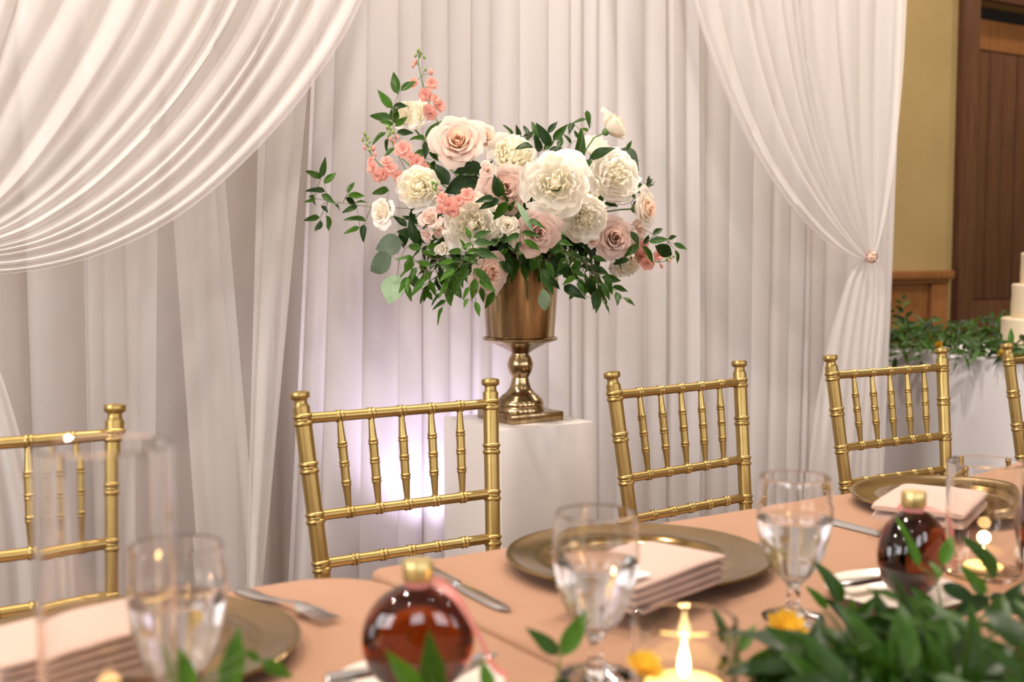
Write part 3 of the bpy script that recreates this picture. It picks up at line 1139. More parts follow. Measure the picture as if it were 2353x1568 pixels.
def goblet_mesh():
    h = 0.160
    outer = [(0.0, 0.0), (0.034, 0.0), (0.0345, 0.002), (0.030, 0.0045), (0.016, 0.008), (0.008, 0.013), (0.0062, 0.020), (0.0075, 0.027), (0.0068, 0.034), (0.010, 0.040), (0.0175, 0.047),
             (0.026, 0.058), (0.033, 0.073), (0.0385, 0.092), (0.0415, 0.112), (0.0418, 0.128), (0.040, 0.146), (0.0385, 0.1572), (0.0382, 0.1588), (0.0377, 0.1594), (0.0372, 0.1588), (0.0375, 0.1572)]
    inner = [(0.0391, 0.146), (0.0409, 0.128), (0.0405, 0.112), (0.0371, 0.092), (0.0315, 0.073), (0.0242, 0.060), (0.013, 0.051), (0.0, 0.049)]
    mb = MB(); mb.lathe(outer + inner, 56)
    g = mb.mesh('goblet', M_GLASS, angle=50)
    wl = 0.112
    wi = [(0.0, 0.0488), (0.0132, 0.0508), (0.0245, 0.0598), (0.0318, 0.0728), (0.0374, 0.092), (0.0405, wl), (0.039, wl - 0.0006), (0.0, wl - 0.0008)]
    mb = MB(); mb.lathe(wi, 56)
    return g, mb.mesh('water', M_WATER, angle=50)


gm, wm = goblet_mesh()
GOB = [(415, 1672, 'clear water goblet beside the tall glass cylinder'),
       (1368, 1552, 'clear water goblet before the middle charger'),
       (1822, 1420, 'clear water goblet between two chargers, showing the peach cloth'),
       (2640, 1290, 'clear water goblet beyond the half hidden syrup bottle')]
for px, py, lab in GOB:
    p = on_z(px, py, TT)
    p.z = tzx(p.x) + 0.0003
    g = thing('water_goblet', lab, 'goblet', p, 0, 'water goblets on the table')
    link('glass', gm, g)
    link('water', wm, g)


# syrup bottles on bread plates
def bottle_meshes():
    Rb, T = 0.0515, 0.031
    n = 2.5
    prof = []
    for k in range(-14, 15):
        a = pi / 2 * k / 14
        y = T * math.copysign(abs(sin(a)) ** (2 / n), sin(a))
        r = Rb * abs(cos(a)) ** (2 / n) if abs(k) < 14 else 0.0
        prof.append((r, y))
    body = MB(); body.lathe(prof, 56, (0, 0, Rb - 0.002), (0, 1, 0))
    bm_ = body.mesh('body', M_GLASS, angle=60)
    liq = MB(); liq.lathe([(r * 0.955, y * 0.93) for r, y in prof], 56, (0, 0, Rb - 0.002), (0, 1, 0))
    lm = liq.mesh('syrup', M_SYRUP, angle=60)
    nk = MB(); nk.lathe([(0.0125, 0.094), (0.0105, 0.100), (0.0105, 0.109), (0.0085, 0.109), (0.0085, 0.098), (0.0085, 0.094)], 32, caps=False)
    nm = nk.mesh('neck', M_GLASS, angle=60)
    cp_ = MB(); cp_.lathe([(0.0, 0.105), (0.0135, 0.105), (0.0142, 0.1065), (0.0142, 0.121), (0.0130, 0.1228), (0.0, 0.1232)], 36)
    cm_ = cp_.mesh('cap', M_CAP, angle=40)
    rb = MB()
    pts = [Vector((0.012 * cos(a), 0.012 * sin(a), 0.101)) for a in [2 * pi * k / 20 for k in range(21)]]
    rb.grid([[p + Vector((0, 0, -0.0025)) for p in pts], [p * 1.04 + Vector((0, 0, 0.0015)) for p in pts]])
    def strip(ctrl, w):
        c = resample(ctrl, 18)
        rb.grid([[p + Vector((0, 0, 0)) for p in c], [p + w for p in c]])
    strip([(0.012, -0.008, 0.101), (0.032, -0.028, 0.092), (0.052, -0.026, 0.057), (0.066, -0.020, 0.026), (0.079, -0.016, 0.016)], Vector((0.003, 0.008, 0.003)))
    strip([(0.008, 0.010, 0.101), (0.020, 0.028, 0.094), (0.040, 0.032, 0.070), (0.050, 0.028, 0.040)], Vector((0.004, 0.006, 0.002)))
    rm = rb.mesh('ribbon', M_RIBBON, angle=180)
    return bm_, lm, nm, cm_, rm


BM = bottle_meshes()
plm = MB(); plm.lathe([(0.0, 0.004), (0.05, 0.004), (0.056, 0.006), (0.078, 0.0135), (0.0805, 0.0145), (0.081, 0.0135), (0.058, 0.0035), (0.05, 0.0), (0.0, 0.0)], 64)
plm = plm.mesh('bread_plate', M_CHINA)
bkm = None
BOT = [(962, 1592, -28, 'amber syrup bottle with gold cap facing out, beside the dinner knife'),
       (2094, 1368, 10, 'amber syrup bottle with gold cap turned sideways, before the napkin'),
       (2434, 1300, -33, 'amber syrup bottle half hidden beside the short glass cylinder')]
for i, (px, py, rz, lab) in enumerate(BOT):
    p = on_z(px, py, TT + 0.006)
    z = tzx(p.x) + 0.0003
    off = RT * (-0.005, -0.022, 0.036)[i] + Vector((0.004, 0.0, 0))
    o = link('bread_plate', plm)
    o.location = (p.x + off.x, p.y + off.y, z)
    tag(o, ('ivory bread plate under the outward-facing syrup bottle', 'ivory bread plate under the sideways syrup bottle', 'ivory bread plate under the half hidden syrup bottle')[i], 'plate', 'ivory bread plates')
    b = thing('syrup_bottle', lab, 'bottle', (p.x, p.y, z + 0.0062), R(rz), 'small amber syrup bottles')
    for nme, me in zip(('body', 'syrup', 'neck', 'cap', 'ribbon'), BM):
        link(nme, me, b)
    bk_ = make_knife(('small butter knife on the bread plate of the outward-facing bottle', 'small butter knife on the bread plate of the sideways bottle', 'small butter knife on the half hidden bread plate')[i], 0.17)
    bk_.name = 'butter_knife'
    d = RT * 1.0 + FW * 0.45
    st = Vector((p.x, p.y, 0)) - RT * (0.085, 0.085, 0.02)[i] + Vector((FW.x, FW.y, 0)) * (0.002, 0.002, -0.05)[i]
    if i == 2:
        d = RT
    bk_.location = (st.x, st.y, z + 0.0152)
    bk_.rotation_euler = (0, 0, math.atan2(d.y, d.x))


# candle holders
def candle(name, label, loc, r, h, wax_r, wax_h, flame_h, power):
    root = thing(name, label, 'candle holder', loc)
    t = 0.003
    mb = MB(); mb.lathe([(0, 0), (r - 0.003, 0), (r, 0.003), (r, 0.006), (r, h - 0.004), (r, h - 0.001), (r - t / 2, h), (r - t, h - 0.001), (r - t, h - 0.004), (r - t, 0.012), (r - t, 0.008), (r - t - 0.003, 0.006), (0, 0.006)], 64)
    mb.build('glass', M_GLASS, root, angle=30)
    mb = MB(); mb.lathe([(0, 0.0065), (wax_r - 0.002, 0.0065), (wax_r, 0.009), (wax_r, wax_h - 0.002), (wax_r - 0.003, wax_h), (wax_r * 0.5, wax_h - 0.002), (0, wax_h - 0.003)], 40)
    wx = mb.build('wax', M_WAX, root)
    mb = MB(); mb.tube([(0, 0, wax_h - 0.003), (0.0004, 0, wax_h + 0.003), (0.0012, 0, wax_h + 0.008)], 0.0009, 6); mb.build('wick', M_WICK, wx)
    mb = MB(); z = wax_h + 0.004
    mb.lathe([(0.0, z), (0.0035, z + flame_h * 0.1), (0.0052, z + flame_h * 0.28), (0.0045, z + flame_h * 0.5), (0.0024, z + flame_h * 0.75), (0.0, z + flame_h)], 14)
    mb.build('flame', M_FLAME, root)
    l = bpy.data.lights.new('candle_glow', 'POINT'); l.energy = power; l.color = (1.0, 0.55, 0.2); l.shadow_soft_size = 0.008
    o = bpy.data.objects.new('candle_glow', l); COL.objects.link(o)
    o.location = Vector(loc) + Vector((0, 0, z + flame_h + 0.01))
    return root


hp = at(237, 1010, 0.90)
candle('glass_cylinder', 'tall clear glass cylinder with a candle beside the goblet', (hp.x, hp.y, tzx(hp.x) + 0.0003), 0.050, hp.z - TZ - 0.0045, 0.035, 0.018, 0.022, 0.3)
hp2 = at(2266, 1062, 1.53)
candle('glass_cylinder', 'short clear glass cylinder with a candle before the half hidden bottle', (hp2.x, hp2.y, TT + 0.0003), 0.047, hp2.z - TZ, 0.024, 0.014, 0.020, 0.3)
hv = on_z(1570, 1640, TT)
candle('votive_holder', 'low glass votive with burning yellow candle among the garland leaves', (hv.x, hv.y, TT + 0.0003), 0.047, 0.086, 0.036, 0.028, 0.036, 0.35)

for o_ in list(bpy.data.objects):
    if o_.type == 'MESH':
        t_ = o_
        while t_.parent:
            t_ = t_.parent
        if t_.get('category') in ('goblet', 'bottle', 'plate', 'candle holder', 'napkin', 'charger', 'urn', 'pedestal'):
            reg_obj(o_)


# ================================================================== LEAVES
def leaf_mesh(name, m, wd=0.36, curve=0.18, fold=0.12, power=0.75, n=8, twist=0.0, tip=1.0):
    """leaf along +Y, length 1, normal +Z"""
    mb = MB()
    rows = []
    for i in range(n + 1):
        t = i / n
        w = wd / 2 * (sin(pi * t ** power)) ** 0.85 * (1 - 0.25 * t * tip) if 0 < t < 1 else 0.008
        row = []
        for j in range(5):
            u = j / 2 - 1
            x = u * w
            z = -curve * t * t + fold * abs(x) - 0.35 * fold * x * x / max(wd, .1) + 0.02 * sin(9 * t) * u
            a = twist * t
            row.append((x * cos(a), t, z + x * sin(a)))
        rows.append(row)
    mb.grid(rows)
    return mb.mesh(name, m, angle=180)


LV = [leaf_mesh('leaf', M_LEAF, 0.42, 0.18, 0.35), leaf_mesh('leaf', M_LEAF, 0.36, 0.30, 0.5, twist=0.4), leaf_mesh('leaf', M_LEAF3, 0.42, 0.10, 0.4, twist=-0.3), leaf_mesh('leaf', M_LEAF2, 0.46, 0.25, 0.35)]
LBIG = [leaf_mesh('leaf', M_LEAF2, 0.58, 0.2, 0.3, 0.8, tip=0.4), leaf_mesh('leaf', M_LEAF, 0.55, 0.25, 0.35, 0.8, tip=0.4)]
LEUC = [leaf_mesh('leaf', M_EUC, 0.85, 0.1, 0.12, 0.85, tip=0.2), leaf_mesh('leaf', M_EUC2, 0.80, 0.08, 0.15, 0.9, tip=0.0)]
LPO = leaf_mesh('leaf', M_EUC2, 0.50, 0.08, 0.2, 0.9, tip=0.0)
LPALE = leaf_mesh('leaf', M_EUC2, 0.20, 0.1, 0.5)
LOVAL = [leaf_mesh('leaf', M_LEAF2, 0.5, 0.15, 0.35, 0.9, tip=0.1)]
RNG = random.Random(77)


def put_leaf(parent, cands, me, zreq=None):
    """lay a leaf: the first of the candidate (base, tip, normal) that runs into nothing, else the one that runs into least"""
    o_ = parent.location
    lv, lf_ = geo(me)
    best = None
    for base, tip, normal in cands:
        d = tip - base
        L = d.length
        mw_ = Matrix.Translation(base) @ frame(d, normal).to_4x4() @ Matrix.Diagonal((L, L, L, 1))
        vs = [mw_ @ v for v in lv]
        if zreq:
            up_ = 0.0
            for v in vs:
                r_ = zreq(v)
                if r_ is not None and r_ - v.z > up_:
                    up_ = r_ - v.z
            if up_ > 0:
                mw_ = Matrix.Translation((0, 0, up_)) @ mw_
                for v in vs:
                    v.z += up_
        n = hits(vs, lf_, parent.name)
        if best is None or n < best[0]:
            best = (n, mw_, vs)
        if n == 0:
            break
    n, mw_, vs = best
    reg(vs, lf_, parent.name)
    return link('leaf', me, parent, Matrix.Translation(-o_) @ mw_)


def on_table(v):
    return TT + 0.002


def on_cake_table(v):
    return TT + 0.002 if v.x > KX0 - 0.016 - 0.05 * max(0.0, TT - v.z) else None


AZ = 3.0            # depth of the flower arrangement's middle
def over_rim(a, root):
    """way points that lead a stem from a over the urn's rim and down to root"""
    d = Vector((a.x - URIM.x, a.y - URIM.y, 0))
    r_ = d.length
    d = d.normalized() if r_ > 1e-4 else Vector((1, 0, 0))
    w = []
    if a.z < URIM.z + 0.03:
        w.append(URIM + d * max(0.125, 0.5 * (r_ + 0.10)) + Vector((0, 0, 0.030)))
    tw = Matrix.Rotation(RNG.uniform(-0.5, 0.5), 3, 'Z') @ d
    w.append(URIM + tw * min(RNG.uniform(0.03, 0.08), max(r_, 0.03)) + Vector((0, 0, RNG.uniform(0.018, 0.045))))
    w.append(URIM + tw * RNG.uniform(0.02, 0.06) + Vector((0, 0, -0.03)))
    w.append(root)
    return w


def route(pts, root, owner, rad=0.0016):
    """carry a stem on from pts over the rim to root, behind whatever blooms stand in the way"""
    fh = Vector((FW.x, FW.y, 0)).normalized()
    best = None
    for tr in range(22):
        w_ = over_rim(pts[-1], root)
        extra_ = []
        if tr:
            side_ = RT * RNG.uniform(-0.03, 0.03) + Vector((0, 0, RNG.uniform(-0.015, 0.03)))
            extra_ = [pts[-1].lerp(w_[0], RNG.uniform(0.15, 0.5)) + fh * RNG.uniform(0.02, 0.03 + 0.010 * tr) + side_]
        c_ = resample(pts + extra_ + w_, max(16, 4 * len(pts)))
        tb = MB(); tb.tube(c_, rad, 6)
        n_ = hits([Vector(v) for v in tb.v], tb.f, owner)
        if best is None or n_ < best[0]:
            best = (n_, c_)
        if n_ == 0:
            break
    return best[1]


def sprig_px(label, stem, leaves, depth, kind=None, stem_r=0.0014, jit=0.03, group='foliage sprigs in the urn', root_to=None, name='foliage_sprig', twig=M_TWIG, zreq=None, back=False):
    """sprig whose stem and leaves are given in pixels at a depth; the stem goes on to root_to"""
    routed = False
    pts = [at(px, py, depth) for px, py in stem]
    if root_to is not None:
        routed = True
    root = thing(name, label, 'sprig', pts[-1] if root_to is None else root_to, 0, group)
    sp_ = route(pts, root_to, root.name) if routed else resample(pts, max(8, 4 * len(pts)))
    n = len(sp_)
    mb = MB(); mb.tube([p - root.location for p in sp_], [stem_r * (0.45 + 0.75 * i / n) for i in range(n)], 6)
    reg_obj(mb.build('stem', twig, root))
    k = 0
    for lf_ in leaves:
        bx, by, tx, ty = lf_[:4]
        me = (kind or LV)[k % len(kind or LV)] if len(lf_) < 5 else lf_[4]
        k += 1
        jb, jt = RNG.uniform(-jit * 0.3, jit * 0.3), RNG.uniform(-jit, jit)
        nrm_ = camdir(RNG.uniform(-.5, .5), RNG.uniform(0.0, .9), 1.0)
        cs = []
        for k_ in range(15):            # nearer and nearer to the lens side, same outline
            cs.append((at(bx, by, depth + jb + (0.009 if back else -0.009) * k_), at(tx, ty, depth + jt + (0.012 if back else -0.012) * k_), nrm_))
        o_l = put_leaf(root, cs, me, zreq)
        b = o_l.matrix_basis.translation + root.location
        # petiole joins the leaf to the nearest stem point
        q_ = min(sp_, key=lambda s_: (s_ - b).length)
        if 0.006 < (q_ - b).length < 0.12:
            mb = MB(); mb.tube([b - root.location, (b.lerp(q_, 0.5) + Vector((0, 0, 0.002))) - root.location, q_ - root.location], 0.0006, 4)
            mb.build('petiole', twig, root)
    return root


def sprig(label, pts, nleaf, llen, name='foliage_sprig', group=None, kinds=None, ndir=None, rng=RNG, stem_r=0.0014, start=0.15, parent=None, petiole=True, ang=(35, 65), zreq=None):
    """sprig along world points with alternating leaves"""
    c = resample(pts, 16)
    root = parent or thing(name, label, 'sprig', c[0], 0, group)
    o_ = root.location
    mb = MB(); mb.tube([p - o_ for p in c], [stem_r * (1.1 - 0.7 * i / 15) for i in range(16)], 5)
    reg_obj(mb.build('stem', M_STEM, root))
    kinds = kinds or LV
    for k in range(nleaf):
        f = start + (1 - start) * k / max(1, nleaf - 1)
        i = min(int(f * 15), 14)
        p = c[i].lerp(c[i + 1], f * 15 - i)
        t = (c[i + 1] - c[i]).normalized()
        nd = ndir(p) if ndir else Vector((0, 0, 1))
        side = t.cross(nd)
        if side.length < 1e-3:
            side = t.cross(Vector((1, 0, 0)))
        side.normalize()
        L = llen * rng.uniform(0.75, 1.2) * (1 - 0.3 * max(0, f - 0.7) / 0.3)
        cs = []
        for tr in range(16):
            a = R(rng.uniform(*ang)) * (1 if (k + tr // 4) % 2 else -1)
            if k == nleaf - 1:
                a *= 0.15 + 0.1 * tr
            d = t * cos(a) + side * sin(a) + nd * rng.uniform(-0.25 - 0.03 * tr, 0.35 + 0.05 * tr)
            d.normalize()
            nn = (nd + Vector((rng.uniform(-.5, .5), rng.uniform(-.5, .5), rng.uniform(-.4, .4)))).normalized()
            cs.append((p, p + d * L * (1 - 0.018 * tr), nn))
        put_leaf(root, cs, kinds[rng.randrange(len(kinds))], zreq)
    return root


# ================================================================== FLOWERS
def petal(prof_fn, phi, w, nu=6, nv=6, ruffle=0.0, seed=0):
    rng = random.Random(seed)
    ph = rng.uniform(0, 6.28)
    rows = []
    for j in range(nv + 1):
        v = j / nv
        row = []
        for i in range(nu + 1):
            u = 2 * i / nu - 1
            r, z, ws = prof_fn(u, v)
            rr = r * (1 + ruffle * v * sin(u * 5 + ph))
            a = phi + u * w * ws
            row.append((rr * cos(a), rr * sin(a), z + ruffle * 0.6 * v * cos(u * 4 + ph)))
        rows.append(row)
    return rows


def rose_meshes(n, open_, m_in, m_out, seed, pointed=0.08):
    """unit rose: outer radius about 1, facing +Z, centre of the face at the origin"""
    rng = random.Random(seed)
    res = []
    for i in range(n):
        t = i / (n - 1)
        rt = 0.10 + 0.78 * t ** 1.05
        ztop = 0.30 * (1 - t) ** 1.2 - 0.10 * t * open_
        cup = 0.5 + 0.2 * rng.random()
        w = 1.25 * (1 - t) + 0.72 * t

        def pf(u, v, t=t, rt=rt, ztop=ztop, cup=cup):
            e = 1 - (u * u)
            zz = -0.75 + (ztop + 0.75) * (v ** 0.9) * (1 - 0.10 * u * u * v)
            bulge = sin(pi * min(1, v * 0.9)) * 0.18 * (0.4 + t)
            r = 0.05 + (rt - 0.05) * v ** 0.62 + bulge * (1 - v)
            curl = max(0, v - 0.72) / 0.28
            r += (0.13 * t + 0.02) * curl * curl * (1 + 0.4 * e)
            zz -= (0.22 * t) * curl * curl
            r += pointed * t * max(0, 1 - abs(u) * 2.2) * curl
            ws = 0.35 + 0.65 * sin(pi / 2 * min(1, v * 1.35)) - 0.28 * curl * curl
            return r, zz, ws
        mb = MB()
        mb.grid(petal(pf, i * 2.39996 + rng.uniform(-.2, .2), w, 6, 7, 0.025 * t, seed * 100 + i))
        res.append(mb.mesh('petal', m_in if t < 0.42 else m_out, angle=180))
    # calyx
    mb = MB(); mb.lathe([(0.0, -0.98), (0.14, -0.92), (0.20, -0.80), (0.17, -0.68), (0.05, -0.6)], 10)
    return res, mb.mesh('calyx', M_STEM)


def peony_meshes(seed, mats):
    """unit peony facing +Z: guard ring and ruffled rings that close over the heart; mats per ring"""
    rng = random.Random(seed)
    res = []
    rings = [(7, 0.98, -0.12, 0.60, 0.08), (7, 0.88, 0.04, 0.55, 0.11), (8, 0.72, 0.16, 0.52, 0.14), (8, 0.54, 0.24, 0.55, 0.15), (6, 0.36, 0.28, 0.62, 0.15), (5, 0.19, 0.30, 0.80, 0.14)]
    for ri, (n, rt0, zt0, hw, ruf) in enumerate(rings):
        for k in range(n):
            rt = rt0 * rng.uniform(0.86, 1.13)
            zt = zt0 + rng.uniform(-0.10, 0.10)
            inward = rng.uniform(-0.08, 0.10)
            ph, p2, fr = rng.uniform(0, 6.28), rng.uniform(0, 6.28), rng.uniform(3.5, 6.0)
            notch = rng.uniform(0.0, 0.10)
            az = 2 * pi * (k + 0.5 * (ri % 2)) / n + rng.uniform(-0.34, 0.34)
            w = hw * rng.uniform(0.85, 1.2)
            rows = []
            for j in range(8):
                v = j / 7
                row = []
                for i in range(8):
                    u = 2 * i / 7 - 1
                    e = v ** 2.5
                    rr = 0.06 + (rt - 0.06) * sin(pi / 2 * min(1.0, v * 1.18)) ** 0.8
                    rr -= inward * rt * max(0.0, v - 0.62) / 0.38 * (0.6 + 0.4 * u * u)
                    if ri == 0:
                        rr += 0.06 * e
                    zz = -0.62 + (zt + 0.62) * v ** (1.25 if ri else 1.5)
                    zz -= 0.16 * u * u * v * (0.5 + 0.5 * e) + notch * e * max(0, 1 - abs(u) * 3)
                    rr += ruf * 0.55 * e * sin(u * fr + ph)
                    zz += ruf * 0.75 * e * cos(u * fr * 1.2 + p2)
                    ws = 0.30 + 0.70 * sin(pi / 2 * min(1, v * 1.3)) - 0.22 * max(0, v - 0.8) / 0.2
                    a_ = az + u * w * ws
                    row.append((rr * cos(a_), rr * sin(a_), zz))
                rows.append(row)
            mb = MB(); mb.grid(rows)
            res.append(mb.mesh('petal', mats[ri], angle=180))
    return res


PEON = {'white': [peony_meshes(s_, [M_PEONY, M_PEONY, M_PEONY, M_PEONY, M_PEONYC, M_PEONYC]) for s_ in (3, 4)],
        'cream': [peony_meshes(s_, [M_PEONY, M_PEONY, M_PEONYC, M_PEONYC, M_PEONYC, M_PEONYC]) for s_ in (5, 6)]}
mb = MB(); mb.lathe([(0.0, -0.80), (0.16, -0.75), (0.26, -0.64), (0.14, -0.52)], 10)
PCAL = mb.mesh('calyx', M_STEM)
mb = MB(); mb.lathe([(0.05, -0.6), (0.16, -0.3), (0.17, 0.0), (0.10, 0.14), (0.0, 0.17)], 10)
PCORE = mb.mesh('core', M_PEONYC, angle=180)

ROSE = {}
ROSE['blush'] = rose_meshes(24, 1.3, M_BLUSHC, M_BLUSH, 3, 0.10)
ROSE['mauve'] = rose_meshes(22, 1.5, M_MAUVE, M_MAUVE, 5, 0.13)
ROSE['ivory'] = rose_meshes(18, 0.3, M_IVORY, M_IVORY, 7, 0.05)
ROSE['peachcore'] = rose_meshes(22, 0.2, M_BLUSHC, M_IVORY, 9, 0.03)
ROSE['spray'] = rose_meshes(12, 0.6, M_PINKP, M_PINKP, 11, 0.05)
ROSE['whitespray'] = rose_meshes(10, 1.2, M_IVORY, M_IVORY, 13, 0.06)
ROSE['coral'] = rose_meshes(9, 1.0, M_PINK, M_PINK, 15, 0.06)


def stem_to_urn(root, c, axis, r, rad=0.0022, m=M_STEM):
    s0 = c - axis * (r * 0.85)
    s1 = c - axis * (r * 0.85 + 0.045)
    f = URIM + Vector((RNG.uniform(-.03, .03), RNG.uniform(-.03, .03), -0.13))
    pts = route([s0, s1], f, root.name, rad)
    mb = MB(); mb.tube([p - root.location for p in pts], rad, 6)
    reg_obj(mb.build('stem', m, root))


def orient(axis, spin):
    a = axis.normalized()
    q_ = Vector((0, 0, 1)).rotation_difference(a)
    return (q_ @ Matrix.Rotation(spin, 3, 'Z').to_quaternion()).to_matrix().to_4x4()


def build_rose(px, py, rpx, dz, kind, facing, label, cat='rose', name='rose', group=None, squash=1.0):
    dep = AZ + dz
    c = at(px, py, dep)
    r = 1.17 * rpx * dep / FPX
    ax = camdir(*facing)
    root = thing(name, label, cat, c, 0, group)
    pets, cal = ROSE[kind]
    parts_ = []
    mw = orient(ax, RNG.uniform(0, 6.28)) @ Matrix.Diagonal((r * squash, r * squash, r, 1))
    for me in pets:
        parts_.append(link('petal', me, root, mw))
    parts_.append(link('calyx', cal, root, mw))
    reg_obj(*parts_)
    stem_to_urn(root, c, ax, r)
    return root


def build_peony(px, py, rpx, dz, facing, label, cream, seed, group='white and cream peonies in the urn', inner=0):
    rng = random.Random(seed)
    dep = AZ + dz
    c = at(px, py, dep)
    r = 1.08 * rpx * dep / FPX
    ax = camdir(*facing)
    root = thing('peony', label, 'peony', c, 0, group)
    Q = orient(ax, rng.uniform(0, 6.28)) @ Matrix.Diagonal((r * rng.uniform(.94, 1.06), r, r * rng.uniform(0.85, 1.0), 1))
    for me in PEON['cream' if cream >= 0.35 else 'white'][seed % 2]:
        link('petal', me, root, Q)
    link('core', PCORE, root, Q)
    link('calyx', PCAL, root, Q)
    reg_obj(*[c_ for c_ in root.children])
    stem_to_urn(root, c, ax, r * 0.8, 0.0030)
    return root


BLOOMS = []


def put_peony(px, py, rpx, dz, *a, **k):
    BLOOMS.append(dict(f=build_peony, px=px, py=py, r=rpx, dz=dz, a=a, k=k, s=1.08))


def put_rose(px, py, rpx, dz, *a, **k):
    BLOOMS.append(dict(f=build_rose, px=px, py=py, r=rpx, dz=dz, a=a, k=k, s=1.17))


def spread_blooms():
    """shift neighbouring blooms forwards and back until they only touch"""
    for it in range(200):
        moved = False
        for i in range(len(BLOOMS)):
            for j in range(i):
                p_, q_ = BLOOMS[i], BLOOMS[j]
                sc_ = AZ / FPX
                dd = math.hypot(p_['px'] - q_['px'], p_['py'] - q_['py']) * sc_
                rs = 1.0 * (p_['r'] * p_['s'] + q_['r'] * q_['s']) * sc_
                if dd >= rs:
                    continue
                need = 0.72 * math.sqrt(rs * rs - dd * dd)
                gap_ = p_['dz'] - q_['dz']
                if abs(gap_) < need - 1e-3:
                    st = min(0.004, (need - abs(gap_)) / 2)
                    sg = 1 if gap_ >= 0 else -1
                    p_['dz'] += sg * st
                    q_['dz'] -= sg * st
                    moved = True
        for b_ in BLOOMS:
            b_['dz'] = max(-0.33, min(0.17, b_['dz']))
        if not moved:
            break
    for b_ in BLOOMS:
        b_['f'](b_['px'], b_['py'], b_['r'], b_['dz'], *b_['a'], **b_['k'])


put_peony(1275, 420, 70, -0.245, (-0.1, 0.05, 1), 'largest white ruffled peony at the heart of the arrangement', 0.16, 1, inner=46)
put_peony(1418, 400, 58, -0.12, (0.5, 0.15, 1), 'white peony with loose drooping petals beside the big round leaf', 0.22, 2, inner=38)
put_peony(1178, 353, 52, -0.10, (0.15, 0.35, 1), 'cream peony with yellow core under the pointed leaf tuft', 0.55, 3)
put_peony(962, 428, 49, -0.13, (-0.25, 0.1, 1), 'cream ruffled peony below the pink stock spikes', 0.4, 4)
put_peony(1084, 515, 60, -0.18, (-0.1, -0.05, 1), 'wide white peony below the coral stock, crossed by leaves', 0.25, 5, inner=40)
put_peony(1343, 503, 52, -0.235, (0.25, -0.25, 1), 'white peony hanging just under the largest one', 0.3, 6)
put_peony(945, 256, 44, 0.03, (-0.2, 0.6, 0.7), 'pale peony behind the tall pink stock spike', 0.35, 7, inner=26)
put_peony(1368, 330, 40, 0.14, (0.2, 0.6, 0.3), 'half hidden white peony behind the upright ivory rose stem', 0.1, 8, inner=22)
put_peony(1437, 615, 36, -0.02, (0.2, -0.8, 0.6), 'small white peony hanging under the dusky rose', 0.25, 9, inner=24)
put_peony(1352, 447, 36, -0.10, (0.5, 0.1, 0.9), 'beige peony tucked between two white peonies', 0.6, 10, inner=24)
put_rose(1052, 319, 55, -0.12, 'blush', (0.0, 0.15, 1), 'largest blush rose, fully open, beside the tall stock', group='roses in the urn')
put_rose(1163, 430, 52, -0.14, 'mauve', (0.25, 0.1, 1), 'pale mauve rose crossed by two dark pointed leaves', group='roses in the urn')
put_rose(1240, 537, 48, -0.25, 'mauve', (0.25, -0.2, 1), 'dusky mauve rose above the urn rim', group='roses in the urn')
put_rose(1416, 547, 46, -0.17, 'mauve', (0.1, -0.05, 1), 'dusky mauve rose beside the oval-leaved sprig', group='roses in the urn')
put_rose(1133, 634, 44, -0.20, 'blush', (0.5, -0.3, 0.9), 'blush rose hanging over the urn lip', group='roses in the urn')
put_rose(872, 486, 38, -0.08, 'ivory', (-0.65, 0.15, 0.8), 'ivory rose bud at the end of the long leafy sprig', group='roses in the urn', squash=0.9)
put_rose(1421, 282, 40, 0.0, 'peachcore', (0.75, 0.55, -0.05), 'ivory rose standing up on a bare green stem', group='roses in the urn')
put_rose(1493, 478, 42, -0.08, 'peachcore', (0.85, 0.0, 0.55), 'ivory garden rose with peach heart facing sideways', group='roses in the urn')
put_rose(1116, 308, 30, -0.04, 'blush', (0.4, 0.3, 0.9), 'small beige rose next to the largest blush rose', group='roses in the urn')
for px, py, r, dz, kind, fc, lab in (
        (1120, 391, 19, -0.15, 'spray', (-0.1, 0.0, 1), 'tiny blush spray rose between two cream peonies'),
        (986, 500, 25, -0.16, 'spray', (-0.2, 0.1, 1), 'round blush spray rose below the cream ruffled peony'),
        (1168, 516, 25, -0.21, 'whitespray', (0.1, 0.0, 1), 'open white spray rose beside the wide white peony'),
        (978, 543, 16, -0.15, 'spray', (-0.4, -0.4, 0.8), 'blush spray bud with its twin over the round leaves'),
        (1009, 531, 15, -0.15, 'spray', (0.2, -0.3, 0.9), 'blush spray bud touching the wide white peony'),
        (1360, 552, 17, -0.19, 'spray', (-0.1, 0.1, 1), 'small blush spray rose under the hanging white peony'),
        (1386, 507, 15, -0.12, 'coral', (0.4, 0.2, 0.9), 'coral spray bloom beside the hanging white peony'),
        (1470, 530, 20, -0.08, 'spray', (0.4, -0.2, 0.8), 'pale spray rose under the ivory garden rose'),
        (1014, 572, 17, -0.14, 'whitespray', (-0.3, 0.0, 1), 'small white bloom among the drooping leaves'),
        (1205, 420, 20, -0.08, 'spray', (0.0, 0.3, 1), 'pale spray rose half hidden by the largest peony'),
        (1302, 362, 17, -0.05, 'spray', (0.2, 0.5, 0.8), 'beige spray bud behind the largest peony'),
        (1187, 558, 15, -0.19, 'whitespray', (0.0, -0.2, 1), 'tiny cream bud above the urn rim')):
    put_rose(px, py, r, dz, kind, fc, lab, 'spray rose', 'spray_rose', 'spray roses in the urn')


spread_blooms()

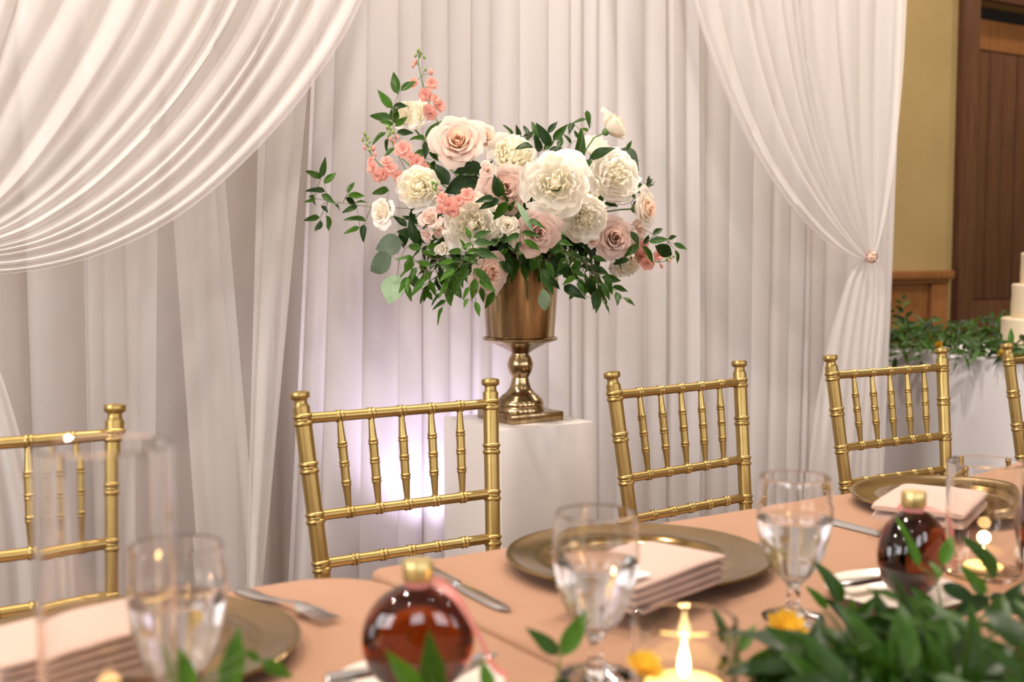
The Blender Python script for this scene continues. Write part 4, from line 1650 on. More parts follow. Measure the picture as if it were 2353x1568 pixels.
# stock spikes
def floret_mesh():
    mb = MB()
    rng = random.Random(5)
    for ring, (n, L, el) in enumerate(((6, 1.0, 8), (5, 0.78, 40), (3, 0.5, 66))):
        for k in range(n):
            az = 2 * pi * k / n + ring * 0.5
            e = R(el + rng.uniform(-8, 8))
            d = Vector((cos(az) * cos(e), sin(az) * cos(e), sin(e)))
            s_ = Vector((-sin(az), cos(az), 0))
            up_ = d.cross(s_) * -1
            rows = []
            for j in range(4):
                v = j / 3
                w = (0.10, 0.34, 0.42, 0.24)[j] * L
                rows.append([d * (L * v * (1 - 0.1 * abs(u))) + s_ * (u * w) + Vector((0, 0, 0.06 * abs(u) - 0.10 * v * v)) + Vector((0, 0, -0.1)) for u in (-1, 0, 1)])
            mb.grid(rows)
    return mb


FLO = [floret_mesh().mesh('floret', M_PINK, angle=180)]
mb = MB(); mb.lathe([(0, -0.5), (0.3, -0.35), (0.42, 0.0), (0.3, 0.4), (0.0, 0.6)], 8)
BUDP = mb.mesh('bud', M_PINK, angle=180)
BUDG = mb.mesh('bud', M_BUD, angle=180)


def stock(label, stem, florets, buds, dz, gr='pink stock spikes in the urn'):
    best = None
    for k_ in range(16):                # come forward until the spike clears the blooms
        dp = AZ + dz - 0.012 * k_
        tb = MB(); tb.tube(resample([at(px, py, dp) for px, py in stem], 16), 0.002, 6)
        n_ = hits([Vector(v) for v in tb.v], tb.f, '')
        fv, ff = geo(FLO[0])
        for px, py, r, fr_, fu in florets:
            m_ = Matrix.Translation(at(px, py, dp - 0.012)) @ orient(camdir(fr_, fu, 1.0), 0) @ Matrix.Diagonal((r * dp / FPX,) * 3 + (1,))
            n_ += hits([m_ @ v for v in fv], ff, '')
        if best is None or n_ < best[0]:
            best = (n_, dp)
        if n_ == 0:
            break
    dep = best[1]
    pts = [at(px, py, dep) for px, py in stem]
    end = URIM + Vector((RNG.uniform(-.04, .04), RNG.uniform(-.04, .04), -0.12))
    root = thing('stock_spike', label, 'stock flower', end, 0, gr)
    o_ = root.location
    pts2 = resample(route(pts, end, root.name, 0.0025), 24)
    mb = MB(); mb.tube([p - o_ for p in pts2], [0.0012 + 0.0016 * i / 23 for i in range(24)], 6)
    reg_obj(mb.build('stem', M_STEM, root))
    for px, py, r, fr_, fu in florets:
        c = at(px, py, dep - 0.012 + RNG.uniform(-.012, .012))
        rr = r * dep / FPX
        ax = camdir(fr_, fu, 1.0)
        fl_ = link('floret', FLO[0], root, Matrix.Translation(c - o_) @ orient(ax, RNG.uniform(0, 6)) @ Matrix.Diagonal((rr, rr, rr, 1)))
        reg_obj(fl_)
        q_ = min(pts2, key=lambda s_: (s_ - c).length)
        if (q_ - c).length > 0.006:
            mb = MB(); mb.tube([c - o_ - ax * rr * 0.2, q_ - o_], 0.0008, 4); mb.build('stalk', M_STEM, root)
    for px, py, r, g in buds:
        c = at(px, py, dep + RNG.uniform(-.008, .008))
        rr = r * dep / FPX
        link('bud', BUDG if g else BUDP, root, Matrix.Translation(c - o_) @ orient(camdir(RNG.uniform(-.5, .5), 1, 0.2), 0) @ Matrix.Diagonal((rr, rr, rr * 1.2, 1)))
        q_ = min(pts2, key=lambda s_: (s_ - c).length)
        if (q_ - c).length > 0.003:
            mb = MB(); mb.tube([c - o_, q_ - o_], 0.0006, 4); mb.build('stalk', M_STEM, root)
    return root


stock('tallest pink stock spike rising above the pale peony', [(962, 118), (962, 150), (972, 195), (985, 235), (998, 262), (1015, 300)],
      [(992, 192, 17, .3, .1), (950, 190, 15, -.5, .2), (978, 218, 19, -.1, -.1), (1010, 243, 18, .5, .2), (990, 262, 18, -.1, -.6), (1000, 228, 13, .6, .3), (984, 250, 14, 0, -.5)],
      [(961, 116, 9, 1), (967, 122, 8, 1), (955, 128, 8, 1), (975, 132, 8, 1), (952, 145, 11, 0), (956, 142, 9, 0), (990, 166, 14, 0), (978, 160, 8, 1), (949, 152, 9, 0), (964, 130, 7, 1)], -0.01)
stock('pink stock spike leaning outwards over the ivory rose bud', [(840, 308), (846, 340), (862, 368), (885, 388), (930, 410)],
      [(855, 385, 17, -.6, .1), (880, 400, 19, -.2, -.1), (897, 388, 20, 0, .1), (868, 405, 17, -.3, -.4), (915, 405, 16, .2, -.2), (888, 370, 16, 0, .5), (852, 368, 12, -.7, .3)],
      [(838, 308, 9, 1), (845, 318, 8, 1), (834, 322, 8, 1), (850, 326, 8, 1), (858, 342, 13, 0), (838, 340, 10, 0), (862, 355, 10, 0), (843, 332, 8, 1), (849, 345, 9, 1)], -0.07)
stock('pink stock spike with one big double floret', [(893, 292), (897, 318), (908, 345), (930, 370), (965, 400)],
      [(926, 343, 24, 0, .2), (958, 372, 20, .2, .1), (975, 385, 14, .3, 0), (945, 362, 14, .0, -.2)],
      [(890, 293, 9, 1), (899, 297, 9, 1), (895, 306, 9, 1), (903, 304, 9, 1), (897, 320, 11, 0), (906, 327, 11, 0), (914, 316, 10, 0), (892, 312, 8, 1)], -0.08)
stock('coral stock cluster between the cream and wide white peonies', [(998, 418), (1002, 440), (1015, 462)],
      [(1032, 472, 25, 0, 0), (1075, 449, 22, .1, .4), (1015, 455, 17, -.3, .2), (1042, 486, 17, .1, -.5), (1055, 462, 16, .2, .1), (1012, 480, 13, -.5, -.2)],
      [(994, 420, 9, 1), (1003, 424, 9, 1), (998, 434, 9, 1), (1010, 434, 10, 0), (1006, 445, 8, 1)], -0.20)
stock('coral stock spike drooping beside the oval-leaved sprig', [(1540, 598), (1520, 605), (1490, 596), (1460, 575), (1430, 560)],
      [(1478, 562, 15, .1, .4), (1472, 590, 17, .1, -.1), (1488, 606, 19, .1, -.5), (1512, 588, 15, .4, .1), (1465, 572, 13, -.2, .2), (1482, 578, 13, .2, .1)],
      [(1520, 612, 10, 0), (1532, 596, 8, 1), (1540, 592, 7, 1), (1538, 600, 7, 0), (1548, 590, 6, 1)], -0.06)

# ---- leafy sprigs of the arrangement
UR = lambda: URIM + Vector((RNG.uniform(-.035, .035), RNG.uniform(-.035, .035), -0.12))
sprig_px('long airy leafy sprig reaching far out past the ivory bud',
         [(722, 456), (769, 464), (836, 474), (900, 478), (960, 482)],
         [(736, 412, 701, 385), (738, 408, 749, 360), (745, 423, 773, 394), (747, 440, 702, 432), (740, 446, 769, 467), (721, 455, 705, 445), (725, 459, 697, 464), (722, 461, 722, 476),
          (735, 500, 695, 504), (736, 506, 726, 544), (749, 496, 760, 534), (739, 473, 754, 485), (769, 471, 787, 483), (799, 445, 814, 409), (799, 450, 840, 449), (794, 455, 823, 473),
          (821, 474, 785, 488), (841, 508, 797, 494), (827, 523, 788, 536), (836, 516, 832, 555), (894, 438, 849, 441), (812, 470, 838, 455)], AZ - 0.015, root_to=UR(), jit=0.035)
sprig_px('leafy sprig standing up beside the tall pink stock', [(915, 217), (901, 257), (908, 313), (925, 380), (985, 440)],
         [(914, 216, 901, 161), (921, 209, 960, 178), (901, 249, 867, 206), (905, 244, 940, 240), (900, 273, 846, 263), (907, 284, 905, 240, LBIG[1]), (908, 291, 937, 267), (912, 304, 951, 304), (886, 304, 853, 327),
          (892, 318, 882, 353), (903, 286, 874, 280), (915, 330, 935, 352), (905, 340, 880, 362), (905, 262, 925, 235)], AZ - 0.03, root_to=UR())
sprig_px('leafy sprig beside the largest blush rose', [(1000, 300), (981, 324), (970, 370), (985, 430)],
         [(979, 322, 1017, 272), (977, 320, 937, 310), (988, 315, 1018, 334), (981, 324, 976, 362), (975, 345, 940, 372), (985, 350, 1015, 372), (970, 372, 1000, 392), (1000, 370, 985, 410)], AZ - 0.07, root_to=UR(), back=True)
sprig_px('pointed leaf tuft above the cream yellow-cored peony', [(1236, 290), (1238, 330), (1235, 380), (1225, 430)],
         [(1179, 312, 1161, 285), (1194, 314, 1187, 290), (1206, 326, 1225, 293), (1238, 318, 1222, 276), (1263, 335, 1236, 284), (1260, 306, 1280, 276), (1271, 322, 1304, 286), (1213, 310, 1204, 284), (1223, 336, 1190, 333),
          (1250, 345, 1275, 318), (1240, 350, 1232, 312, LBIG[0]), (1262, 350, 1295, 332), (1285, 340, 1290, 308), (1225, 345, 1200, 352)], AZ - 0.03, kind=[LV[0], LV[3], LV[3]], root_to=UR())
sprig_px('sprig with one long upright leaf beside the ivory rose stem', [(1341, 300), (1330, 360), (1320, 420)],
         [(1328, 370, 1341, 295), (1356, 365, 1406, 335), (1343, 368, 1381, 401), (1335, 375, 1310, 345), (1330, 385, 1300, 395), (1340, 390, 1352, 425)], AZ - 0.10, kind=[LV[0], LV[3]], root_to=UR())
sprig_px('thin curly sprig with tiny leaves near the upright ivory rose', [(1347, 258), (1361, 294), (1330, 318), (1296, 346), (1280, 400)],
         [(1346, 274, 1314, 280), (1349, 254, 1355, 290), (1345, 262, 1338, 258), (1316, 282, 1308, 302), (1330, 318, 1318, 298), (1312, 330, 1300, 308), (1352, 300, 1335, 296)], AZ + 0.0, stem_r=0.0009, root_to=UR())
sprig_px('dark round eucalyptus sprig behind the drooping white peony', [(1470, 370), (1430, 360), (1390, 400)],
         [(1427, 342, 1473, 390, LEUC[0]), (1440, 345, 1452, 322, LV[0]), (1400, 380, 1440, 385, LEUC[0])], AZ + 0.02, root_to=UR())
sprig_px('spiky dark sprig behind the peach-hearted rose', [(1505, 418), (1480, 440), (1440, 470)],
         [(1482, 432, 1500, 410), (1490, 425, 1492, 402), (1478, 440, 1462, 412), (1470, 445, 1455, 425), (1486, 430, 1506, 420), (1474, 452, 1495, 448), (1460, 455, 1440, 440), (1455, 465, 1485, 475), (1450, 470, 1470, 490)], AZ - 0.01, kind=[LV[1], LV[3]], root_to=UR())
sprig_px('oval-leaved sprig reaching out past the dusky rose', [(1562, 586), (1537, 558), (1500, 538), (1468, 522)],
         [(1500, 540, 1523, 523), (1492, 556, 1537, 547), (1535, 550, 1553, 542), (1548, 560, 1579, 572), (1505, 566, 1550, 587), (1475, 566, 1512, 609), (1446, 598, 1407, 604), (1468, 561, 1433, 592), (1450, 532, 1468, 560),
          (1555, 580, 1560, 608), (1490, 540, 1480, 565), (1552, 575, 1556, 590)], AZ - 0.13, kind=LOVAL + [LV[0]], root_to=UR())
sprig_px('grey-green eucalyptus sprig with three large round leaves', [(912, 632), (925, 580), (965, 545), (1020, 520)],
         [(925, 556, 862, 572, LEUC[0]), (900, 590, 848, 622, LEUC[0]), (913, 632, 893, 696, LEUC[1]), (960, 560, 935, 500, LV[3]), (955, 540, 915, 530, LBIG[0])], AZ - 0.10, root_to=UR())
sprig_px('dark glossy broad leaves between the blush rose and mauve rose', [(1060, 390), (1090, 410), (1130, 450)],
         [(1108, 385, 1045, 392, LBIG[0]), (1100, 408, 1022, 440, LBIG[0]), (1085, 370, 1110, 405, LBIG[1]), (1030, 425, 1000, 375, LBIG[0]), (1075, 365, 1035, 352, LBIG[0]), (1105, 400, 1130, 370, LV[3]), (1090, 430, 1060, 445, LBIG[0])], AZ - 0.09, root_to=UR(), back=True)
sprig_px('leaf sprig crossing the pale mauve rose', [(1150, 456), (1165, 465), (1185, 480)],
         [(1148, 454, 1133, 404), (1157, 452, 1140, 404), (1147, 459, 1100, 478), (1166, 464, 1131, 509), (1135, 455, 1095, 460)], AZ - 0.24, kind=[LV[3], LV[0]], root_to=UR())
sprig_px('leaf sprig over the dusky rose at the urn rim', [(1196, 536), (1194, 560), (1190, 598)],
         [(1194, 538, 1154, 557), (1198, 534, 1243, 541), (1203, 552, 1243, 575), (1198, 556, 1179, 582), (1189, 465, 1229, 540, LPALE), (1215, 505, 1250, 520)], AZ - 0.31, root_to=UR())
sprig_px('leaf sprig crossing the wide white peony', [(1075, 540), (1085, 565), (1105, 608)],
         [(1088, 545, 1128, 530), (1082, 548, 1068, 520), (1090, 555, 1135, 560), (1085, 560, 1060, 570), (1095, 575, 1140, 592), (1070, 575, 1058, 548), (1100, 585, 1072, 600)], AZ - 0.25, kind=[LV[0], LV[2]], root_to=UR())
sprig_px('long drooping bright sprig beneath the small white bloom', [(940, 690), (965, 640), (1000, 600), (1050, 580)],
         [(992, 627, 951, 663), (1006, 627, 1028, 667), (988, 645, 1002, 684), (945, 590, 930, 630), (955, 615, 943, 645), (977, 669, 997, 691), (990, 610, 955, 600), (1012, 610, 1050, 618), (975, 640, 945, 680), (1020, 630, 1050, 650), (985, 655, 970, 695), (940, 640, 935, 672),
          (1000, 585, 970, 575), (1030, 600, 1062, 632)], AZ - 0.15, kind=[LV[2], LV[0], LV[2]], root_to=UR())
sprig_px('drooping sprig around the blush rose over the urn lip', [(1095, 700), (1088, 660), (1090, 625), (1110, 612)],
         [(1077, 618, 1046, 657), (1093, 640, 1084, 691), (1088, 618, 1132, 650), (1102, 642, 1138, 669), (1105, 660, 1112, 696), (1093, 694, 1102, 727), (1135, 669, 1115, 711), (1073, 687, 1066, 707), (1060, 640, 1035, 680), (1078, 660, 1062, 690)], AZ - 0.27, kind=[LV[0], LV[2]], root_to=UR())
sprig_px('drooping dark sprig on the far side of the urn from the blush rose', [(1370, 690), (1375, 640), (1340, 600), (1300, 580)],
         [(1288, 623, 1337, 642), (1296, 657, 1341, 683), (1320, 675, 1306, 688), (1392, 632, 1406, 676), (1370, 668, 1364, 707), (1375, 655, 1392, 690), (1330, 640, 1350, 680), (1355, 610, 1390, 630), (1310, 610, 1290, 640), (1360, 590, 1395, 600), (1350, 640, 1372, 690), (1335, 600, 1310, 630), (1385, 650, 1400, 690)], AZ - 0.17, kind=[LV[0], LV[3], LBIG[1]], root_to=UR())
sprig_px('pale eucalyptus strand hanging before the urn cup', [(1248, 665), (1243, 630), (1237, 600), (1230, 570)],
         [(1247, 618, 1268, 677, LV[0]), (1247, 663, 1254, 717, LPO), (1240, 580, 1218, 628, LBIG[1]), (1255, 600, 1275, 640, LV[0]), (1262, 640, 1290, 665, LV[3])], AZ - 0.20, root_to=UR())
for (dx, dy, lab) in ((0, 0, 'dark leafy sprig lying over the urn rim below the dusky rose'), (-48, 12, 'dark leafy sprig hiding the urn rim beside the hanging blush rose'), (62, 4, 'dark leafy sprig hiding the urn rim below the hanging white peony')):
    sprig_px(lab, [(1190 + dx, 622 + dy), (1195 + dx, 590 + dy), (1200, 565)],
             [(1185 + dx, 585 + dy, 1150 + dx, 612 + dy), (1195 + dx, 590 + dy, 1232 + dx, 618 + dy), (1190 + dx, 600 + dy, 1170 + dx, 648 + dy), (1200 + dx, 575 + dy, 1240 + dx, 588 + dy), (1188 + dx, 572 + dy, 1148 + dx, 580 + dy), (1198 + dx, 605 + dy, 1212 + dx, 645 + dy)],
             AZ - 0.13, kind=[LV[3], LBIG[0], LV[0]], root_to=UR())
sprig_px('dark leafy sprig between the ivory bud and the round blush spray rose', [(905, 540), (940, 520), (985, 520)],
         [(935, 520, 905, 495), (930, 525, 925, 570), (945, 515, 950, 475), (950, 525, 965, 570), (960, 515, 930, 492)], AZ - 0.08, kind=[LV[3], LBIG[0]], root_to=UR())
for (dx, dy, dd, lab) in ((-40, -18, -0.11, 'bright drooping sprig beside the round eucalyptus leaves'), (52, -8, -0.21, 'bright drooping sprig under the wide white peony')):
    sprig_px(lab, [(970 + dx, 690 + dy), (985 + dx, 640 + dy), (1010 + dx, 612 + dy), (1085, 608)],
             [(992 + dx, 627 + dy, 955 + dx, 655 + dy), (1003 + dx, 622 + dy, 1030 + dx, 660 + dy), (985 + dx, 645 + dy, 1002 + dx, 690 + dy), (990 + dx, 610 + dy, 950 + dx, 612 + dy), (978 + dx, 655 + dy, 955 + dx, 692 + dy),
              (1010 + dx, 600 + dy, 1050 + dx, 612 + dy), (1008 + dx, 590 + dy, 975 + dx, 580 + dy), (975 + dx, 672 + dy, 985 + dx, 712 + dy), (1020 + dx, 590 + dy, 1056 + dx, 580 + dy)],
             AZ + dd, kind=[LV[2], LV[0], LBIG[1], LV[2]], root_to=UR())
# dense inner foliage: random sprigs from the mouth of the urn outwards
CEN = at(1195, 520, AZ)
rng2 = random.Random(2024)
for k in range(80):
    f = k / 80
    az = rng2.uniform(0, 2 * pi)
    el = rng2.uniform(-0.35, 1.1)
    ex = Vector((cos(az) * cos(el) * 0.30, 0, 0))
    tipc = CEN + RT * (cos(az) * cos(el) * rng2.uniform(0.14, 0.27)) + Vector((0, 0, -0.02 + sin(el) * rng2.uniform(0.06, 0.135))) - Vector((FW.x, FW.y, 0)) * (abs(sin(az)) * cos(el) * rng2.uniform(0.02, 0.15) - 0.03)
    if el < 0.1:
        tipc.z -= rng2.uniform(0.02, 0.07)
    rt = URIM + Vector((rng2.uniform(-.03, .03), rng2.uniform(-.03, .03), -0.08))
    best = None
    for tr in range(12):                # a way out that does not run through a bloom
        tq = tipc + Vector((rng2.uniform(-.02, .02), rng2.uniform(-.02, .02), rng2.uniform(-.015, .015))) * (0.6 * tr)
        w_ = over_rim(tq, rt)[::-1]
        pth = w_ + [w_[-1].lerp(tq, 0.55) + Vector((0, 0, 0.012)), tq]
        tb = MB(); tb.tube(resample(pth, 16), 0.0014, 5)
        n_ = hits([Vector(v) for v in tb.v], tb.f, '')
        if best is None or n_ < best[0]:
            best = (n_, pth)
        if n_ == 0:
            break
    pth = best[1]
    outw = lambda p: ((p - CEN) * 1.0 + Vector((0, 0, 0.10)) - FW * 0.12).normalized()
    sprig('short dark leafy sprig filling the gaps between the blooms', pth, 10, 0.060, group='filler sprigs in the urn', kinds=[LV[0], LV[3], LV[3], LBIG[0], LV[0]], ndir=outw, rng=rng2, start=0.52)
# skirt of drooping sprigs over the urn rim
for k in range(26):
    a = 2 * pi * k / 26
    d = Vector((cos(a), sin(a), 0))
    rt = URIM + d * 0.03 + Vector((0, 0, -0.06))
    side = d.dot(RT)
    out = 0.16 + 0.10 * abs(side)
    p1 = URIM + d * 0.13 + Vector((0, 0, 0.035))
    out *= rng2.uniform(0.75, 1.1)
    tipc = URIM + d * out + Vector((0, 0, -0.03 - rng2.uniform(-0.03, 0.05) - 0.02 * abs(side)))
    if -d.dot(FW) > 0.75 and abs(side) < 0.5:
        tipc.z += 0.06
    best = None
    for tr in range(16):
        rot_ = Matrix.Rotation(rng2.uniform(-0.03, 0.03) * tr, 3, 'Z')
        sh = Vector((0, 0, rng2.uniform(-0.004, 0.002) * tr))
        pth = [rt, URIM + rot_ @ (d * 0.072) + Vector((0, 0, 0.026)), URIM + rot_ @ (p1 - URIM) + sh, URIM + rot_ @ (tipc - URIM) + sh]
        tb = MB(); tb.tube(resample(pth, 16), 0.0014, 5)
        n_ = hits([Vector(v) for v in tb.v], tb.f, '')
        if best is None or n_ < best[0]:
            best = (n_, pth)
        if n_ == 0:
            break
    pth = best[1]
    outw = lambda p, d=d: (d + Vector((0, 0, 0.5)) - FW * 0.4).normalized()
    sprig('drooping green sprig spilling over the urn rim', pth, 11, 0.056, group='drooping sprigs around the urn rim', kinds=[LV[0], LV[2], LV[0], LV[3]], ndir=outw, rng=rng2, start=0.48)

# ================================================================== FOREGROUND GARLAND
rg = random.Random(31)
gar = thing('leaf_garland', 'green leafy garland with yellow blooms running along the banquet table', 'garland', (1.6, 0.86, TT))
GL = [leaf_mesh('leaf', M_LEAF, 0.42, 0.22, 0.35, n=10), leaf_mesh('leaf', M_LEAF3, 0.40, 0.15, 0.4, n=10, twist=0.3), leaf_mesh('leaf', M_LEAF2, 0.44, 0.28, 0.35, n=10), leaf_mesh('leaf', M_LEAF, 0.36, 0.3, 0.5, n=10, twist=-0.4)]
mb = MB(); sp_ = resample([(-0.72, -0.135, 0.008), (-0.3, -0.15, 0.009), (0.4, -0.16, 0.009), (1.2, -0.15, 0.008)], 30)
mb.tube(sp_, 0.005, 7); mb.build('vine', M_TWIG, gar)
for k in range(42):
    gx = 1800 + 640 * ((k * 0.618) % 1.0)
    gp = on_z(gx, rg.uniform(1630 - 110 * min(1, (gx - 1800) / 400), 1700), TT)
    x, y = gp.x, gp.y
    if abs(x - hv.x) < 0.09 and y > hv.y - 0.10:
        y = hv.y - 0.12
    a = rg.uniform(0, 2 * pi)
    L = rg.uniform(0.09, 0.15)
    if abs(x - hv.x) < 0.15:
        L *= 0.7
    b = Vector((x, y, TT + 0.015))
    e = b + Vector((cos(a) * L * 0.8, max(sin(a), -0.6) * L * 0.62, rg.uniform(0.004, 0.034)))
    m_ = b.lerp(e, 0.5) + Vector((0, 0, 0.018))
    sprig('', [b, m_, e], 6, 0.066, parent=gar, zreq=on_table, kinds=[GL[0], GL[2], GL[3], GL[2]], ndir=lambda p: Vector((rg.uniform(-.3, .3), -0.5, 0.9)).normalized(), rng=rg, start=0.25, stem_r=0.0016)
LNAR = leaf_mesh('leaf', M_LEAF3, 0.22, 0.15, 0.4, n=10)
# sprigs that stand up out of the garland (leaf bases and tips in pixels, distance of the garland)
def up_sprig(lab, stem, leaves, depth, kinds=None):
    r_ = sprig_px(lab, stem, leaves, depth, kind=kinds or GL, stem_r=0.0016, jit=0.025, group='loose sprigs standing out of the garland', root_to=None, name='garland_sprig', twig=M_STEM, zreq=on_table)
    return r_
def tab(px, depth):
    """pixel row where the table top lies under a column at this depth"""
    d = ray(px, 1500)
    # solve for py with at(px,py,depth).z == TT
    lo, hi = 1000, 3000
    for _ in range(40):
        mid = (lo + hi) / 2
        if at(px, mid, depth).z > TT + 0.004:
            lo = mid
        else:
            hi = mid
    return lo
up_sprig('sprig with two leaves standing before the middle goblet', [(1290, 1490), (1280, 1560), (1275, tab(1275, 1.08))], [(1284, 1505, 1212, 1443), (1290, 1508, 1352, 1400), (1280, 1560, 1330, 1600), (1278, 1580, 1230, 1640)], 1.08)
up_sprig('blurred bright sprig standing before the goblet at the tall cylinder', [(470, 1560), (500, 1640), (520, tab(520, 0.98))], [(440, 1600, 398, 1470), (520, 1600, 552, 1440), (560, 1500, 610, 1520), (600, 1520, 680, 1560), (500, 1620, 560, 1640)], 0.98, [GL[1]])
up_sprig('sprig crossing the lower half of the outward-facing bottle', [(985, 1540), (1010, 1640), (1020, tab(1020, 1.02))], [(975, 1600, 888, 1500), (1000, 1600, 985, 1470), (1130, 1600, 1105, 1510), (1020, 1640, 1100, 1660)], 1.02, [GL[1], GL[0]])
up_sprig('sprig with a long bright leaf crossing the sideways bottle', [(2150, 1330), (2165, 1420), (2140, tab(2140, 1.30))], [(2112, 1305, 2068, 1182, LNAR), (2160, 1330, 2140, 1285), (2165, 1345, 2255, 1385, GL[2]), (2165, 1300, 2190, 1225, GL[1]), (2150, 1400, 2090, 1350, GL[0]), (2150, 1420, 2240, 1470)], 1.30)
up_sprig('sprig with slender leaves beside the ivory plate', [(1890, 1330), (1930, 1400), (1960, tab(1960, 1.27))], [(1935, 1385, 1888, 1292), (1900, 1400, 1856, 1345), (1945, 1420, 1910, 1380), (1955, 1450, 2010, 1370), (1965, 1460, 2095, 1410, GL[2]), (1950, 1470, 1965, 1380)], 1.27)
up_sprig('sprig crossing the short glass cylinder', [(2262, 1320), (2270, 1400), (2250, tab(2250, 1.34))], [(2288, 1328, 2240, 1235, GL[0]), (2260, 1370, 2215, 1300), (2300, 1420, 2353, 1330), (2310, 1400, 2300, 1360), (2270, 1440, 2360, 1470, GL[2]), (2270, 1430, 2180, 1470, GL[2])], 1.34)
up_sprig('sprig beside the burning votive', [(1690, 1440), (1700, 1520), (1720, tab(1720, 1.16))], [(1680, 1480, 1650, 1395), (1700, 1500, 1735, 1430), (1695, 1520, 1650, 1560), (1715, 1540, 1770, 1500), (1710, 1560, 1790, 1580)], 1.16)
# yellow blooms of the garland; the one by the votive stands in for candle glow
ymb = MB()
for ring, (n, L, el) in enumerate(((7, 1.0, 20), (6, 0.85, 48), (4, 0.6, 72))):
    for k in range(n):
        az = 2 * pi * k / n + ring * 0.4
        e = R(el)
        d = Vector((cos(az) * cos(e), sin(az) * cos(e), sin(e)))
        s_ = Vector((-sin(az), cos(az), 0))
        ymb.grid([[d * (L * v) + s_ * (u * w * L) + Vector((0, 0, 0.1 * abs(u) + 0.25 * v * v * (1 if ring else 0.4))) for u in (-1, 0, 1)] for v, w in ((0, 0.1), (0.4, 0.36), (0.8, 0.36), (1.0, 0.16))])
YM = ymb.mesh('yellow_bloom', M_YELLOW, angle=180)
for px, py, dep, s in ((1800, 1460, 1.24, 0.024), (1475, 1548, 0.975, 0.017)):
    c = at(px, py, dep)
    o = link('bloom', YM, gar, Matrix.Translation(c - gar.location) @ orient(Vector((0.1, -0.4, 0.9)), 0.3) @ Matrix.Diagonal((s, s, s, 1)))
    mb = MB(); mb.tube([c - gar.location, Vector((c.x, c.y - 0.02, TT + 0.012)) - gar.location], 0.0012, 5); mb.build('bloom_stem', M_STEM, gar)

# ================================================================== CAKE TABLE
kc = Vector((4.42, 0, 0))
u_ = (2392 - W / 2) / FPX
ang_ = YAW + atan(u_)
kc.y = kc.x / tan(ang_)
cake = thing('tiered_cake', 'ivory frosted tiered cake on the white side table', 'cake', (kc.x, kc.y, TT))
mb = MB(); mb.lathe([(0, 0), (0.165, 0), (0.168, 0.004), (0.168, 0.012), (0.165, 0.015), (0, 0.015)], 48); mb.build('cake_board', M_WHITE, cake)
zc = 0.015
for r, h in ((0.146, 0.125), (0.110, 0.135), (0.079, 0.125), (0.052, 0.11)):
    mb = MB(); mb.lathe([(0, zc), (r - 0.003, zc), (r, zc + 0.004), (r + 0.001, zc + h * 0.3), (r - 0.001, zc + h * 0.7), (r, zc + h - 0.006), (r - 0.005, zc + h), (0, zc + h)], 48)
    mb.build('tier', M_FROST, cake)
    zc += h
for k in range(4):
    a = k * 1.6
    o = link('topper_bloom', YM, cake, Matrix.Translation((0.025 * cos(a), 0.025 * sin(a), zc + 0.004)) @ orient(Vector((cos(a), sin(a), 1.2)), 0) @ Matrix.Diagonal((0.032, 0.032, 0.032, 1)))
    o.data = YM
# garland around the cake table edges
kg = thing('cake_garland', 'leafy green garland laid around the edge of the cake table', 'garland', ((KX0 + KX1) / 2, (KY0 + KY1) / 2, TT))
rk = random.Random(8)
KL = [leaf_mesh('leaf', M_LEAF, 0.30, 0.2, 0.4, n=5), leaf_mesh('leaf', M_LEAF3, 0.28, 0.2, 0.4, n=5), leaf_mesh('leaf', M_LEAF2, 0.34, 0.3, 0.4, n=5)]
path = [((KX0 + 0.04, 2.6), (KX0 + 0.04, KY1 - 0.06)), ((KX0 + 0.04, KY1 - 0.06), (KX1 - 0.05, KY1 - 0.08)), ((KX1 - 0.06, KY1 - 0.08), (KX1 - 0.06, 2.85))]
for (a, b), n, hgt in zip(path, (19, 10, 11), (0.05, 0.10, 0.12)):
    for k in range(n):
        f = (k + rk.random() * 0.6) / n
        x, y = a[0] + (b[0] - a[0]) * f, a[1] + (b[1] - a[1]) * f
        s = Vector((x + rk.uniform(-.03, .03), y + rk.uniform(-.03, .03), TT + 0.012))
        an = rk.uniform(0, 6.28)
        L = rk.uniform(0.10, 0.17)
        e = s + Vector((cos(an) * L, sin(an) * L, rk.uniform(0.0, hgt)))
        if hgt < 0.06 and e.x < KX0 - 0.01:
            e.z -= rk.uniform(0.03, 0.08)
        e.x = max(e.x, KX0 - 0.09)
        mdl = s.lerp(e, 0.5) + Vector((0, 0, 0.035))
        sprig('', [s, mdl, e], 7, 0.078, parent=kg, zreq=on_cake_table, kinds=KL, ndir=lambda p: Vector((-0.4, -0.3, 0.8)).normalized(), rng=rk, start=0.2, stem_r=0.0016)
extra = MB()
SRC = []
for me in KL:
    SRC.append(([v.co.copy() for v in me.vertices], [tuple(p.vertices) for p in me.polygons]))
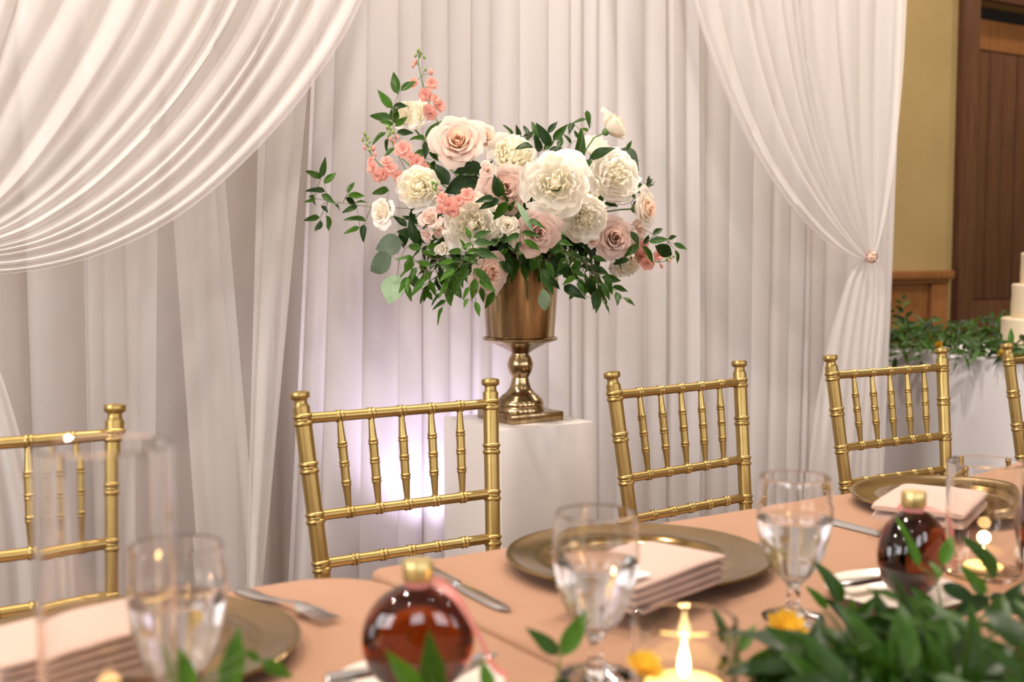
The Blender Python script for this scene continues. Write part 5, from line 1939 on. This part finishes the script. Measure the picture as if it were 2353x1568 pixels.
for (a, b), n, hgt in zip(path, (210, 110, 120), (0.035, 0.07, 0.08)):
    for k in range(n):
        f = rk.random()
        p = Vector((a[0] + (b[0] - a[0]) * f + rk.uniform(-.06, .06), a[1] + (b[1] - a[1]) * f + rk.uniform(-.06, .06), TT + rk.uniform(0.008, hgt)))
        d = Vector((rk.uniform(-1, 1), rk.uniform(-1, 1), rk.uniform(-.15, .5))).normalized()
        if p.x < KX0 - 0.004 or (p + d * 0.06).x < KX0:
            p.x = max(p.x, KX0 - 0.03)
            d.z -= 0.1
        if p.x > KX0 and (p + d * 0.06).z < TT + 0.004:
            d.z = abs(d.z) + 0.1
        L = rk.uniform(0.045, 0.075)
        m4 = Matrix.Translation(p - kg.location) @ frame(d, Vector((rk.uniform(-.6, .1), rk.uniform(-.6, .2), 0.8))).to_4x4() @ Matrix.Diagonal((L, L, L, 1))
        vs, fs = SRC[rk.choice((0, 0, 2, 2, 1))]
        b0 = len(extra.v)
        ws_ = [m4 @ q_ + kg.location for q_ in vs]
        up_ = max([0.0] + [on_cake_table(q_) - q_.z for q_ in ws_ if on_cake_table(q_) is not None])
        extra.v.extend([tuple(q_ - kg.location + Vector((0, 0, up_))) for q_ in ws_])
        extra.f.extend([tuple(b0 + i for i in f_) for f_ in fs])
xo = extra.build('small_leaves', M_LEAF, kg, angle=180)
xo['kind'] = 'stuff'
for px, py in ((2070, 690), (2050, 715)):      # two tall sprigs at the far corner
    e = at(px, py - 10, 5.3)
    s = Vector((KX0 + 0.14, KY1 - 0.12, TT + 0.012))
    sprig('', [s, s.lerp(e, 0.5) + Vector((0, 0, 0.03)), e], 9, 0.062, parent=kg, kinds=KL, ndir=lambda p: Vector((-0.6, -0.6, 0.4)).normalized(), rng=rk, start=0.2, stem_r=0.0016)
for (x, y, dz_) in ((KX0 - 0.005, 2.72, 0.012), (KX0 + 0.0, 2.80, 0.02), (KX0 + 0.02, 3.1, 0.03), (KX0 + 0.05, 2.6, 0.04)):
    link('bloom', YM, kg, Matrix.Translation(Vector((x, y, TT + dz_)) - kg.location) @ orient(Vector((-0.7, -0.3, 0.5)), 0) @ Matrix.Diagonal((0.02, 0.02, 0.02, 1)))
